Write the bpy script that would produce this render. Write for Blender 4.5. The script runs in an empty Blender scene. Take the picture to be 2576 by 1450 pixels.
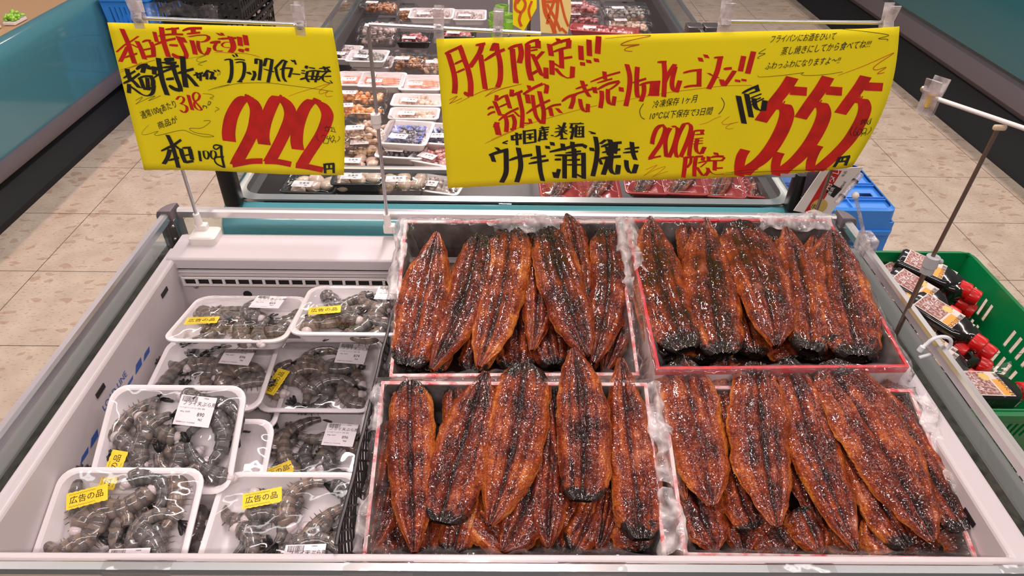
import bpy, math, random
from mathutils import Vector, Matrix, noise, Euler
R = random.Random(7)
sc = bpy.context.scene
col = sc.collection
V = Vector
# ------------------------------------------------------------------ camera
H = 1.687
FPX, PITCH, YAW, ROLL = 1698.5, .6613, .0143, .0180
_f = V((math.sin(YAW)*math.cos(PITCH), math.cos(YAW)*math.cos(PITCH), -math.sin(PITCH)))
_r0 = V((math.cos(YAW), -math.sin(YAW), 0)); _u0 = _r0.cross(_f)
_r = math.cos(ROLL)*_r0 + math.sin(ROLL)*_u0
_u = -math.sin(ROLL)*_r0 + math.cos(ROLL)*_u0
CAM = V((0, 0, H))
cd = bpy.data.cameras.new('camera'); cam = bpy.data.objects.new('camera', cd); col.objects.link(cam)
cd.sensor_width = 36; cd.lens = FPX*36/2576; cd.clip_start = .02
m3 = Matrix((_r, _u, -_f)).transposed(); cam.matrix_world = Matrix.Translation(CAM) @ m3.to_4x4()
sc.camera = cam
def ray(x, y): return (x-1288)/FPX*_r - (y-725)/FPX*_u + _f
def atz(x, y, z):
    d = ray(x, y); return CAM + d*((z-H)/d.z)
def aty(x, y, Y):
    d = ray(x, y); return CAM + d*(Y/d.y)
def atp(x, y, o, n):
    d = ray(x, y); return CAM + d*((o-CAM).dot(n)/d.dot(n))
# ------------------------------------------------------------------ world, exposure, lights
sc.view_settings.view_transform = 'Standard'; sc.view_settings.look = 'None'
sc.view_settings.exposure = 0.0; sc.view_settings.gamma = 1; sc.view_settings.use_curve_mapping = False
w = bpy.data.worlds.new('world'); sc.world = w; w.use_nodes = True
w.node_tree.nodes['Background'].inputs[0].default_value = (.80, .80, .82, 1)
w.node_tree.nodes['Background'].inputs[1].default_value = .15
def area(name, loc, size, energy, color, rot=(0, 0, 0)):
    l = bpy.data.lights.new(name, 'AREA'); l.shape = 'RECTANGLE'; l.size, l.size_y = size
    l.energy = energy; l.color = color
    o = bpy.data.objects.new(name, l); o.location = loc; o.rotation_euler = rot; col.objects.link(o); return o
PINK = (1.0, .80, .78)
area('ceiling_tube_light_near', (-.55, .50, 2.75), (1.3, .05), 4.5, PINK)
area('ceiling_tube_light_near', (.75, .72, 2.75), (1.3, .05), 4.5, PINK)
area('ceiling_tube_light_front', (.1, -.75, 2.75), (4.2, .08), 50, (1, .88, .84), (.35, 0, 0))
area('ceiling_tube_light_mid', (-.1, 2.2, 2.75), (.07, 1.7), 50, (1, .84, .82))
area('ceiling_tube_light_far', (0, 4.2, 2.75), (.10, 2.0), 34, PINK)
area('ceiling_tube_light_left', (-2.85, 2.9, 2.7), (.08, 6.0), 54, (1, .72, .64))
area('ceiling_tube_light_right', (3.3, 3.4, 2.7), (.08, 6.0), 70, (1, .82, .75))
area('ceiling_tube_light_cross', (0, 1.45, 2.95), (5.5, .10), 12, (1.0, .97, .95))
area('ceiling_tube_light_cross', (0, 3.1, 2.95), (5.5, .10), 16, (1.0, .97, .95))
area('ceiling_tube_light_cross', (0, 4.9, 2.95), (5.5, .10), 18, (1.0, .97, .95))
# ------------------------------------------------------------------ materials
def mat(name, c, rough=.5, metal=0, coat=0, spec=.5, **k):
    m = bpy.data.materials.new(name); m.use_nodes = True
    b = m.node_tree.nodes['Principled BSDF']
    b.inputs['Base Color'].default_value = (*c, 1); b.inputs['Roughness'].default_value = rough
    b.inputs['Metallic'].default_value = metal; b.inputs['Coat Weight'].default_value = coat
    b.inputs['Specular IOR Level'].default_value = spec
    b.inputs['Coat Roughness'].default_value = k.get('crough', .05)
    if 'sss' in k:
        b.inputs['Subsurface Weight'].default_value = k['sss']; b.inputs['Subsurface Radius'].default_value = (.01, .006, .004)
        b.inputs['Subsurface Scale'].default_value = 1
    n, l = m.node_tree.nodes, m.node_tree.links
    if k.get('var'):       # gentle noise in colour + bump
        sc_, amt = k['var']
        tc = n.new('ShaderNodeTexCoord'); nz = n.new('ShaderNodeTexNoise'); nz.inputs['Scale'].default_value = sc_; nz.inputs['Detail'].default_value = 4
        l.new(tc.outputs['Object'], nz.inputs['Vector'])
        mx = n.new('ShaderNodeMix'); mx.data_type = 'RGBA'
        c2 = k.get('c2', tuple(max(0, v*(1-amt)) for v in c))
        mx.inputs[6].default_value = (*c, 1); mx.inputs[7].default_value = (*c2, 1)
        rp = n.new('ShaderNodeMapRange'); rp.inputs[1].default_value = .42; rp.inputs[2].default_value = .66
        l.new(nz.outputs[0], rp.inputs[0]); l.new(rp.outputs[0], mx.inputs[0]); l.new(mx.outputs[2], b.inputs['Base Color'])
    if k.get('bump'):
        bs, st, di = k['bump']
        tc = n.new('ShaderNodeTexCoord'); nz = n.new('ShaderNodeTexNoise'); nz.inputs['Scale'].default_value = bs; nz.inputs['Detail'].default_value = 3
        l.new(tc.outputs['Object'], nz.inputs['Vector'])
        bp = n.new('ShaderNodeBump'); bp.inputs['Strength'].default_value = st; bp.inputs['Distance'].default_value = di
        l.new(nz.outputs[0], bp.inputs['Height']); l.new(bp.outputs[0], b.inputs['Normal'])
        if coat: l.new(bp.outputs[0], b.inputs['Coat Normal'])
    return m
def film(name, tint=(1, 1, 1), gloss=.10, rough=.06, scale=18, strength=.5, milk=0, dist=.01):
    """clear wrap or glass: mostly transparent, with a reflecting wrinkled skin"""
    m = bpy.data.materials.new(name); m.use_nodes = True
    n, l = m.node_tree.nodes, m.node_tree.links; n.clear()
    out = n.new('ShaderNodeOutputMaterial'); tr = n.new('ShaderNodeBsdfTransparent'); tr.inputs[0].default_value = (*tint, 1)
    gl = n.new('ShaderNodeBsdfGlossy'); gl.inputs['Roughness'].default_value = rough
    mx = n.new('ShaderNodeMixShader'); lw = n.new('ShaderNodeLayerWeight'); lw.inputs[0].default_value = .5; fr = n.new('ShaderNodeMath'); fr.operation = 'POWER'; fr.inputs[1].default_value = 4.5; l.new(lw.outputs['Facing'], fr.inputs[0])
    ad = n.new('ShaderNodeMath'); ad.operation = 'MULTIPLY_ADD'; ad.inputs[1].default_value = .9; ad.inputs[2].default_value = gloss; ad.use_clamp = True
    l.new(fr.outputs[0], ad.inputs[0]); l.new(ad.outputs[0], mx.inputs[0]); l.new(tr.outputs[0], mx.inputs[1]); l.new(gl.outputs[0], mx.inputs[2])
    last = mx.outputs[0]
    tc = n.new('ShaderNodeTexCoord'); nz = n.new('ShaderNodeTexNoise'); nz.inputs['Scale'].default_value = scale; nz.inputs['Detail'].default_value = 2
    l.new(tc.outputs['Object'], nz.inputs['Vector'])
    if strength:
        bp = n.new('ShaderNodeBump'); bp.inputs['Strength'].default_value = strength; bp.inputs['Distance'].default_value = dist
        l.new(nz.outputs[0], bp.inputs['Height']); l.new(bp.outputs[0], gl.inputs['Normal']); l.new(bp.outputs[0], lw.inputs['Normal'])
    if milk:
        df = n.new('ShaderNodeBsdfDiffuse'); df.inputs[0].default_value = (.85, .80, .80, 1)
        m2 = n.new('ShaderNodeMixShader'); mp = n.new('ShaderNodeMapRange'); mp.inputs[1].default_value = .35; mp.inputs[2].default_value = .7
        mp.inputs[3].default_value = milk*.35; mp.inputs[4].default_value = milk*1.6
        l.new(nz.outputs[0], mp.inputs[0]); l.new(mp.outputs[0], m2.inputs[0]); l.new(last, m2.inputs[1]); l.new(df.outputs[0], m2.inputs[2]); last = m2.outputs[0]
    l.new(last, out.inputs[0]); return m
M = {}
M['white_metal'] = mat('white_enamel', (.60, .545, .555), .36, coat=.12)
M['white_plastic'] = mat('white_plastic', (.78, .72, .68), .4)
M['foam'] = mat('white_foam', (.80, .74, .75), .45, coat=.2, crough=.3)
M['steel'] = mat('brushed_steel', (.62, .60, .60), .28, 1)
M['steel_dark'] = mat('dark_steel', (.20, .18, .18), .35, .9)
M['steel_mid'] = mat('satin_steel', (.40, .40, .43), .33, .85)
M['grey_paint'] = mat('grey_paint', (.17, .17, .18), .45)
M['grey_band'] = mat('grey_bumper', (.21, .20, .195), .4)
M['black'] = mat('black_plastic', (.012, .011, .012), .4)
M['black_matt'] = mat('black_base', (.008, .008, .009), .7)
M['dirty'] = mat('dirty_gap', (.07, .065, .05), .8, var=(60, .7))
M['turq'] = mat('turquoise_panel', (.065, .215, .26), .14, coat=.6)
M['turq2'] = mat('turquoise_body', (.12, .42, .52), .16, coat=.5)
M['rubber'] = mat('mauve_bumper', (.14, .115, .125), .55)
M['red_ink'] = mat('red_ink', (.62, .012, .006), .5, var=(40, .25))
M['black_ink'] = mat('black_ink', (.013, .012, .010), .45)
M['thin_red'] = mat('thin_red_ink', (.55, .10, .01), .6)
M['yellow'] = mat('yellow_paper', (.92, .76, .012), .6, spec=.2, var=(5, .05))
M['yellow_st'] = mat('yellow_sticker', (.86, .60, .03), .45)
M['white_st'] = mat('white_sticker', (.84, .78, .80), .4)
M['kraft'] = mat('grey_cardboard', (.12, .085, .065), .8, var=(30, .3))
M['card_white'] = mat('white_cardboard', (.66, .54, .53), .6, var=(40, .2))
M['red_tape'] = mat('red_print', (.65, .03, .045), .35, coat=.4, var=(70, .3))
M['red_rim'] = mat('red_dashed_print', (.72, .56, .54), .45, coat=.2, var=(55, .3), c2=(.62, .05, .06))
M['red_tray'] = mat('red_tray', (.36, .035, .035), .22, coat=.5)
M['black_tray'] = mat('black_tray', (.015, .013, .013), .25, coat=.5)
M['green'] = mat('green_basket', (.0, .17, .045), .33)
M['blue'] = mat('blue_crate', (.035, .24, .74), .35)
M['red_cap'] = mat('red_cap', (.62, .008, .008), .3, coat=.3)
M['bottle'] = mat('dark_bottle', (.010, .007, .007), .10, coat=1)
M['gold'] = mat('gold_print', (.75, .52, .16), .4, .4)
M['clear'] = film('clear_plastic', (.95, .93, .92), .11, .08, 25, .25)
M['glass'] = film('glass_panel', (.90, .94, .93), .045, .02, 3, .0)
M['wrap'] = film('cling_wrap', (1, 1, 1), .075, .05, 11, .55, dist=.014)
M['bag'] = film('plastic_bag', (1, .98, .98), .045, .08, 34, .8, milk=.06)
M['fold'] = film('bag_fold', (1, .98, .98), .08, .10, 40, .9, milk=.42)
M['stain'] = mat('sauce_stained_bottom', (.035, .014, .012), .3, coat=.4)
def eel_mat():
    m = mat('glazed_eel', (.3, .05, .01), .6, coat=.8, crough=.07, spec=.10)
    n, l = m.node_tree.nodes, m.node_tree.links; b = n['Principled BSDF']
    def N(t, **k):
        x = n.new('ShaderNode'+t)
        for a, v in k.items(): setattr(x, a, v)
        return x
    def math_(op, a, b_=None, c=None, clamp=False):
        x = N('Math', operation=op, use_clamp=clamp)
        for i, v in enumerate((a, b_, c)):
            if v is None: continue
            if isinstance(v, (int, float)): x.inputs[i].default_value = v
            else: l.new(v, x.inputs[i])
        return x.outputs[0]
    uv = N('UVMap'); sp = N('SeparateXYZ'); l.new(uv.outputs[0], sp.inputs[0]); U, T = sp.outputs[0], sp.outputs[1]
    a = math_('ABSOLUTE', math_('MULTIPLY_ADD', T, 2.0, -1.0))
    tc = N('TexCoord'); oi = N('ObjectInfo')
    mp = N('Mapping'); l.new(tc.outputs['Object'], mp.inputs[0]); 
    cx = N('CombineXYZ'); l.new(oi.outputs['Random'], cx.inputs[0]); vm = N('VectorMath', operation='SCALE'); l.new(cx.outputs[0], vm.inputs[0]); vm.inputs['Scale'].default_value = 30
    l.new(vm.outputs[0], mp.inputs[1])
    def nz(s, d=3, r=.5):
        x = N('TexNoise'); x.inputs['Scale'].default_value = s; x.inputs['Detail'].default_value = d; x.inputs['Roughness'].default_value = r
        l.new(mp.outputs[0], x.inputs[0]); return x.outputs[0]
    # streaky noise along the length, in the fillet's own map
    sv = N('CombineXYZ'); l.new(math_('MULTIPLY', U, 3.0), sv.inputs[0]); l.new(math_('MULTIPLY', T, 11.0), sv.inputs[1]); l.new(math_('MULTIPLY', oi.outputs['Random'], 50.0), sv.inputs[2])
    st = N('TexNoise'); st.inputs['Scale'].default_value = 1; st.inputs['Detail'].default_value = 4; l.new(sv.outputs[0], st.inputs[0])
    big = nz(26, 4, .6); fine = nz(260, 3)
    f = math_('ADD', math_('MULTIPLY', math_('POWER', a, 1.5), .40), math_('MULTIPLY', math_('SUBTRACT', big, .5), 1.6))
    f = math_('ADD', f, math_('MULTIPLY', math_('SUBTRACT', st.outputs[0], .5), .95))
    f = math_('ADD', f, math_('MULTIPLY', math_('SUBTRACT', fine, .5), .55))
    f = math_('ADD', f, .335)
    f = math_('ADD', f, math_('MULTIPLY', math_('SUBTRACT', oi.outputs['Random'], .5), .22))
    def band(c0, w0, amp):
        return math_('MULTIPLY', math_('SUBTRACT', 1.0, math_('DIVIDE', math_('ABSOLUTE', math_('SUBTRACT', a, c0)), w0), clamp=True), amp)
    f = math_('SUBTRACT', f, band(0.0, .10, .34)); f = math_('SUBTRACT', f, band(.48, .07, .22)); f = math_('ADD', f, band(1.0, .07, .40))
    fz = N('Math', operation='ADD', use_clamp=True); l.new(f, fz.inputs[0]); fz.inputs[1].default_value = 0; f = fz.outputs[0]
    rp = N('ValToRGB'); l.new(f, rp.inputs[0]); e = rp.color_ramp.elements
    e[0].position = 0; e[0].color = (.014, .003, .002, 1); e[1].position = 1; e[1].color = (.56, .18, .032, 1)
    for p, c in ((.16, (.040, .006, .003, 1)), (.36, (.105, .013, .005, 1)), (.58, (.215, .032, .008, 1)), (.80, (.37, .075, .014, 1))):
        x = e.new(p); x.color = c
    # pale patches where the glaze is thin
    pm = N('MapRange'); pm.inputs[1].default_value = .62; pm.inputs[2].default_value = .74; pm.inputs[4].default_value = .48
    l.new(nz(13, 5, .65), pm.inputs[0])
    m1 = N('Mix', data_type='RGBA'); l.new(pm.outputs[0], m1.inputs[0]); l.new(rp.outputs[0], m1.inputs[6]); m1.inputs[7].default_value = (.42, .20, .15, 1)
    # charring towards the head end (vertex attribute)
    at = N('Attribute', attribute_name='char'); ch = math_('MULTIPLY', math_('SUBTRACT', math_('ADD', at.outputs['Fac'], math_('MULTIPLY', math_('SUBTRACT', nz(60, 3), .5), 1.7)), .52), 4, clamp=True)
    m2 = N('Mix', data_type='RGBA'); l.new(ch, m2.inputs[0]); l.new(m1.outputs[2], m2.inputs[6]); m2.inputs[7].default_value = (.016, .009, .007, 1)
    l.new(m2.outputs[2], b.inputs['Base Color'])
    # fine muscle ridges + granular glaze
    chev = math_('SINE', math_('ADD', math_('MULTIPLY', U, 430.0), math_('MULTIPLY', a, 14.0)))
    gr = N('TexVoronoi'); gr.inputs['Scale'].default_value = 260; l.new(mp.outputs[0], gr.inputs[0])
    hgt = math_('ADD', math_('MULTIPLY', chev, .03), math_('ADD', math_('MULTIPLY', nz(170, 3, .6), 1.0), math_('MULTIPLY', gr.outputs[0], .40)))
    hgt = math_('ADD', hgt, math_('MULTIPLY', nz(62, 2), .9))
    bp = N('Bump'); bp.inputs['Strength'].default_value = .9; bp.inputs['Distance'].default_value = .0030; l.new(hgt, bp.inputs['Height'])
    # glaze beads: small facets with their own tilt, in clusters, over a smoother syrup skin
    vc = N('TexVoronoi'); vc.inputs['Scale'].default_value = 420; l.new(mp.outputs[0], vc.inputs[0])
    t1 = N('VectorMath', operation='SUBTRACT'); l.new(vc.outputs['Color'], t1.inputs[0]); t1.inputs[1].default_value = (.5, .5, .5)
    cl = N('MapRange'); cl.inputs[1].default_value = .44; cl.inputs[2].default_value = .60; cl.inputs[3].default_value = .13; cl.inputs[4].default_value = 1.15; l.new(nz(70, 2), cl.inputs[0])
    t2 = N('VectorMath', operation='SCALE'); l.new(t1.outputs[0], t2.inputs[0]); l.new(cl.outputs[0], t2.inputs['Scale'])
    b2 = N('Bump'); b2.inputs['Strength'].default_value = .7; b2.inputs['Distance'].default_value = .0030; l.new(nz(85, 2, .5), b2.inputs['Height'])
    t3 = N('VectorMath', operation='ADD'); l.new(b2.outputs[0], t3.inputs[0]); l.new(t2.outputs[0], t3.inputs[1])
    t4 = N('VectorMath', operation='NORMALIZE'); l.new(t3.outputs[0], t4.inputs[0])
    l.new(bp.outputs[0], b.inputs['Normal']); l.new(t4.outputs[0], b.inputs['Coat Normal']); b.inputs['Coat IOR'].default_value = 1.65
    b.inputs['Subsurface Weight'].default_value = 0
    return m
M['eel'] = eel_mat()
def prawn_mat():
    m = mat('raw_prawn_shell', (.3, .3, .3), .22, coat=.8, crough=.1)
    n, l = m.node_tree.nodes, m.node_tree.links; b = n['Principled BSDF']
    uv = n.new('ShaderNodeUVMap'); sp = n.new('ShaderNodeSeparateXYZ'); l.new(uv.outputs[0], sp.inputs[0])
    oi = n.new('ShaderNodeObjectInfo')
    mu = n.new('ShaderNodeMath'); mu.operation = 'MULTIPLY'; mu.inputs[1].default_value = 6; l.new(sp.outputs[0], mu.inputs[0])
    fr = n.new('ShaderNodeMath'); fr.operation = 'FRACT'; l.new(mu.outputs[0], fr.inputs[0])
    tc = n.new('ShaderNodeTexCoord'); nz = n.new('ShaderNodeTexNoise'); nz.inputs['Scale'].default_value = 90; nz.inputs['Detail'].default_value = 4; l.new(tc.outputs['Object'], nz.inputs[0])
    ad = n.new('ShaderNodeMath'); ad.operation = 'MULTIPLY_ADD'; l.new(nz.outputs[0], ad.inputs[0]); ad.inputs[1].default_value = .7; l.new(fr.outputs[0], ad.inputs[2])
    rp = n.new('ShaderNodeValToRGB'); e = rp.color_ramp.elements; l.new(ad.outputs[0], rp.inputs[0])
    e[0].position = .20; e[0].color = (.075, .062, .060, 1); e[1].position = 1.25 if False else 1.0; e[1].color = (.10, .082, .075, 1)
    for p, c in ((.36, (.15, .120, .108, 1)), (.62, (.185, .145, .122, 1)), (.82, (.165, .122, .098, 1)), (.93, (.065, .050, .046, 1))):
        x = e.new(p); x.color = c
    hs = n.new('ShaderNodeHueSaturation'); l.new(rp.outputs[0], hs.inputs['Color'])
    mr = n.new('ShaderNodeMapRange'); mr.inputs[3].default_value = .75; mr.inputs[4].default_value = 1.35; l.new(oi.outputs['Random'], mr.inputs[0]); l.new(mr.outputs[0], hs.inputs['Value'])
    mr2 = n.new('ShaderNodeMapRange'); mr2.inputs[3].default_value = .3; mr2.inputs[4].default_value = 1.25; l.new(oi.outputs['Random'], mr2.inputs[0]); l.new(mr2.outputs[0], hs.inputs['Saturation'])
    l.new(hs.outputs[0], b.inputs['Base Color'])
    return m
M['prawn'] = prawn_mat()
M['prawn_tail'] = mat('prawn_tail', (.025, .022, .02), .25, coat=.7, var=(60, .5))
M['prawn_leg'] = mat('prawn_legs', (.22, .11, .06), .4, coat=.4, var=(70, .6))
M['prawn_meat'] = mat('prawn_meat', (.66, .56, .56), .3, coat=.6, sss=.2)
def food(name, c, c2, s=60): return mat(name, c, .3, coat=.7, crough=.12, var=(s, .3), c2=c2, bump=(120, .5, .004))
M['squid'] = food('pale_squid', (.62, .50, .47), (.38, .27, .26))
M['octopus'] = food('red_octopus', (.50, .09, .10), (.62, .38, .36))
M['clam'] = food('tan_clams', (.66, .45, .32), (.80, .62, .50))
M['shell'] = food('brown_shellfish', (.30, .13, .06), (.52, .25, .10))
M['oyster'] = food('grey_oysters', (.36, .33, .30), (.14, .14, .13))
M['orange'] = food('orange_roe', (.86, .36, .10), (.90, .52, .25))
M['boiled'] = food('boiled_prawn', (.82, .24, .12), (.90, .50, .36), 90)
M['scallop'] = mat('scallop', (.80, .60, .49), .3, coat=.6, var=(50, .15))
M['fillet'] = food('pink_fillet', (.70, .42, .40), (.55, .12, .12), 25)
M['greencup'] = mat('green_cup', (.28, .62, .05), .3, coat=.5)
M['bluepat'] = mat('blue_pattern', (.05, .09, .45), .3, coat=.4, var=(45, .3), c2=(.62, .62, .72))
M['greylump'] = food('grey_jelly', (.20, .20, .22), (.42, .38, .40))
def floor_mat():
    m = mat('beige_stone_tile', (.5, .4, .3), .30, spec=.4)
    n, l = m.node_tree.nodes, m.node_tree.links; b = n['Principled BSDF']
    tc = n.new('ShaderNodeTexCoord')
    def noise_(s, d):
        x = n.new('ShaderNodeTexNoise'); x.inputs['Scale'].default_value = s; x.inputs['Detail'].default_value = d; l.new(tc.outputs['Object'], x.inputs[0]); return x
    base = noise_(9, 5); r1 = n.new('ShaderNodeValToRGB'); l.new(base.outputs[0], r1.inputs[0])
    r1.color_ramp.elements[0].position = .3; r1.color_ramp.elements[0].color = (.50, .40, .31, 1)
    r1.color_ramp.elements[1].position = .75; r1.color_ramp.elements[1].color = (.64, .54, .43, 1)
    # large stone chips
    mp = n.new('ShaderNodeMapping'); mp.inputs['Scale'].default_value = (15, 30, 1); mp.inputs['Rotation'].default_value = (0, 0, .35)
    dn = noise_(6, 3); ds = n.new('ShaderNodeVectorMath'); ds.operation = 'MULTIPLY_ADD'; l.new(dn.outputs['Color'], ds.inputs[0]); ds.inputs[1].default_value = (.16, .16, 0); l.new(tc.outputs['Object'], ds.inputs[2])
    l.new(ds.outputs[0], mp.inputs[0])
    vo = n.new('ShaderNodeTexVoronoi'); vo.inputs['Scale'].default_value = 1; l.new(mp.outputs[0], vo.inputs[0])
    sp = n.new('ShaderNodeSeparateColor'); l.new(vo.outputs['Color'], sp.inputs[0])
    gt = n.new('ShaderNodeMath'); gt.operation = 'GREATER_THAN'; gt.inputs[1].default_value = .66; l.new(sp.outputs[0], gt.inputs[0])
    lt = n.new('ShaderNodeMath'); lt.operation = 'LESS_THAN'; lt.inputs[1].default_value = .38; l.new(vo.outputs['Distance'], lt.inputs[0])
    ml = n.new('ShaderNodeMath'); ml.operation = 'MULTIPLY'; l.new(gt.outputs[0], ml.inputs[0]); l.new(lt.outputs[0], ml.inputs[1])
    m2 = n.new('ShaderNodeMath'); m2.operation = 'MULTIPLY'; l.new(ml.outputs[0], m2.inputs[0]); m2.inputs[1].default_value = .5
    mx = n.new('ShaderNodeMix'); mx.data_type = 'RGBA'; l.new(m2.outputs[0], mx.inputs[0]); l.new(r1.outputs[0], mx.inputs[6]); mx.inputs[7].default_value = (.36, .21, .135, 1)
    # small flecks
    mp2 = n.new('ShaderNodeMapping'); mp2.inputs['Scale'].default_value = (60, 130, 1); l.new(tc.outputs['Object'], mp2.inputs[0])
    v2 = n.new('ShaderNodeTexNoise'); v2.inputs['Scale'].default_value = 1; v2.inputs['Detail'].default_value = 2; l.new(mp2.outputs[0], v2.inputs[0])
    r2 = n.new('ShaderNodeMapRange'); r2.inputs[1].default_value = .58; r2.inputs[2].default_value = .68; r2.inputs[4].default_value = .50; l.new(v2.outputs[0], r2.inputs[0])
    mx2 = n.new('ShaderNodeMix'); mx2.data_type = 'RGBA'; l.new(r2.outputs[0], mx2.inputs[0]); l.new(mx.outputs[2], mx2.inputs[6]); mx2.inputs[7].default_value = (.27, .18, .12, 1)
    # joints
    mo = n.new('ShaderNodeMapping'); mo.inputs['Location'].default_value = (1.934/.45, -4.502/.45, 0); mo.inputs['Scale'].default_value = (1/.45, 1/.45, 1); l.new(tc.outputs['Object'], mo.inputs[0])
    sx = n.new('ShaderNodeSeparateXYZ'); l.new(mo.outputs[0], sx.inputs[0]); js = []
    for i in (0, 1):
        f1 = n.new('ShaderNodeMath'); f1.operation = 'FRACT'; l.new(sx.outputs[i], f1.inputs[0])
        s1 = n.new('ShaderNodeMath'); s1.operation = 'SUBTRACT'; l.new(f1.outputs[0], s1.inputs[0]); s1.inputs[1].default_value = .5
        a1 = n.new('ShaderNodeMath'); a1.operation = 'ABSOLUTE'; l.new(s1.outputs[0], a1.inputs[0])
        g1 = n.new('ShaderNodeMath'); g1.operation = 'GREATER_THAN'; l.new(a1.outputs[0], g1.inputs[0]); g1.inputs[1].default_value = .4966; js.append(g1)
    mm = n.new('ShaderNodeMath'); mm.operation = 'MAXIMUM'; l.new(js[0].outputs[0], mm.inputs[0]); l.new(js[1].outputs[0], mm.inputs[1])
    mx3 = n.new('ShaderNodeMix'); mx3.data_type = 'RGBA'; l.new(mm.outputs[0], mx3.inputs[0]); l.new(mx2.outputs[2], mx3.inputs[6]); mx3.inputs[7].default_value = (.05, .03, .02, 1)
    l.new(mx3.outputs[2], b.inputs['Base Color']); return m
M['floor'] = floor_mat()
# ------------------------------------------------------------------ mesh helpers
class MB:
    def __init__(s): s.v = []; s.f = []
    def add(s, vs, fs):
        o = len(s.v); s.v += [V(p) for p in vs]; s.f += [tuple(i+o for i in f) for f in fs]; return s
    def box(s, a, b, rot=None, c=None):
        x0, y0, z0 = a; x1, y1, z1 = b
        P = [V((x, y, z)) for z in (z0, z1) for x, y in ((x0, y0), (x1, y0), (x1, y1), (x0, y1))]
        if rot is not None:
            c = V(c) if c is not None else (V(a)+V(b))/2
            P = [c + rot @ (p-c) for p in P]
        return s.add(P, [(3, 2, 1, 0), (4, 5, 6, 7), (0, 1, 5, 4), (1, 2, 6, 5), (2, 3, 7, 6), (3, 0, 4, 7)])
    def tube(s, pts, r, n=10, cap=True):
        pts = [V(p) for p in pts]; rs = r if isinstance(r, (list, tuple)) else [r]*len(pts); vs = []; fs = []; pv = None
        for i, p in enumerate(pts):
            d = (pts[min(i+1, len(pts)-1)]-pts[max(i-1, 0)]).normalized()
            if pv is None: a = d.orthogonal().normalized()
            else: a = (pv - d*pv.dot(d)).normalized()
            pv = a; b = d.cross(a)
            vs += [p + rs[i]*(math.cos(t)*a + math.sin(t)*b) for t in (2*math.pi*k/n for k in range(n))]
        for i in range(len(pts)-1):
            for k in range(n): fs.append((i*n+k, i*n+(k+1) % n, (i+1)*n+(k+1) % n, (i+1)*n+k))
        if cap: fs += [tuple(range(n))[::-1], tuple((len(pts)-1)*n+k for k in range(n))]
        return s.add(vs, fs)
    def loft(s, loops, cap0=False, cap1=False, closed=True):
        n = len(loops[0]); vs = [p for lp in loops for p in lp]; fs = []
        for i in range(len(loops)-1):
            for k in range(n if closed else n-1): fs.append((i*n+k, i*n+(k+1) % n, (i+1)*n+(k+1) % n, (i+1)*n+k))
        if cap0: fs.append(tuple(range(n))[::-1])
        if cap1: fs.append(tuple((len(loops)-1)*n+k for k in range(n)))
        return s.add(vs, fs)
    def grid(s, fn, nu, nv, skip=None):
        vs = [fn(i/nu, j/nv) for j in range(nv+1) for i in range(nu+1)]
        fs = [(j*(nu+1)+i, j*(nu+1)+i+1, (j+1)*(nu+1)+i+1, (j+1)*(nu+1)+i) for j in range(nv) for i in range(nu) if not (skip and skip(i, j))]
        return s.add(vs, fs)
    def ball(s, c, r, seg=8, rings=6, rot=None):
        rx, ry, rz = r if isinstance(r, (tuple, list)) else (r, r, r); vs = []; fs = []
        for j in range(rings+1):
            ph = math.pi*j/rings
            for i in range(seg):
                th = 2*math.pi*i/seg; p = V((rx*math.sin(ph)*math.cos(th), ry*math.sin(ph)*math.sin(th), rz*math.cos(ph)))
                if rot is not None: p = rot @ p
                vs.append(V(c)+p)
        for j in range(rings):
            for i in range(seg): fs.append((j*seg+i, (j+1)*seg+i, (j+1)*seg+(i+1) % seg, j*seg+(i+1) % seg))
        return s.add(vs, fs)
    def build(s, name, m, parent=None, smooth=True, bevel=0, solid=0, xf=None, label=None, angle=40):
        me = bpy.data.meshes.new(name); off = parent_off(parent)
        me.from_pydata([((xf @ p) if xf is not None else p) - off for p in s.v], [], s.f); me.update()
        o = bpy.data.objects.new(name, me); col.objects.link(o)
        if m: me.materials.append(m)
        if parent: o.parent = parent
        if smooth:
            me.polygons.foreach_set('use_smooth', [True]*len(me.polygons))
            if angle: me.set_sharp_from_angle(angle=math.radians(angle))
        if solid:
            q = o.modifiers.new('thickness', 'SOLIDIFY'); q.thickness = solid; q.offset = 0
        if bevel:
            q = o.modifiers.new('bevel', 'BEVEL'); q.width = bevel; q.segments = 2; q.limit_method = 'ANGLE'
        if label: o['label'] = label
        return o
def parent_off(p):
    o = V((0, 0, 0))
    while p: o += V(p.location); p = p.parent
    return o
def tag(o, label, cat, group=None, kind=None):
    if label: o['label'] = label
    if cat: o['category'] = cat
    if group: o['group'] = group
    if kind: o['kind'] = kind
    return o
def thing(name, label, cat, loc=(0, 0, 0), group=None, kind=None):
    o = bpy.data.objects.new(name, None); col.objects.link(o); o.location = loc; o.empty_display_size = .05
    return tag(o, label, cat, group, kind)
def copy_tree(o, parent=None):
    c = o.copy(); col.objects.link(c); c.parent = parent
    if parent: c.matrix_parent_inverse = o.matrix_parent_inverse.copy()
    for ch in kids.get(o.name, list(o.children)): copy_tree(ch, c)
    return c
kids = {}
def rrect(cx, cy, hw, hd, r, z, n=4):
    pts = []
    for (sx, sy, a0) in ((1, 1, 0), (-1, 1, 90), (-1, -1, 180), (1, -1, 270)):
        for k in range(n+1):
            a = math.radians(a0+90*k/n); pts.append(V((cx+sx*(hw-r)+r*math.cos(a), cy+sy*(hd-r)+r*math.sin(a), z)))
    return pts
def frame_matrix(o, x, y):
    x = V(x).normalized(); z = x.cross(V(y)).normalized(); y = z.cross(x)
    return Matrix.Translation(V(o)) @ Matrix((x, y, z)).transposed().to_4x4()
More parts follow.
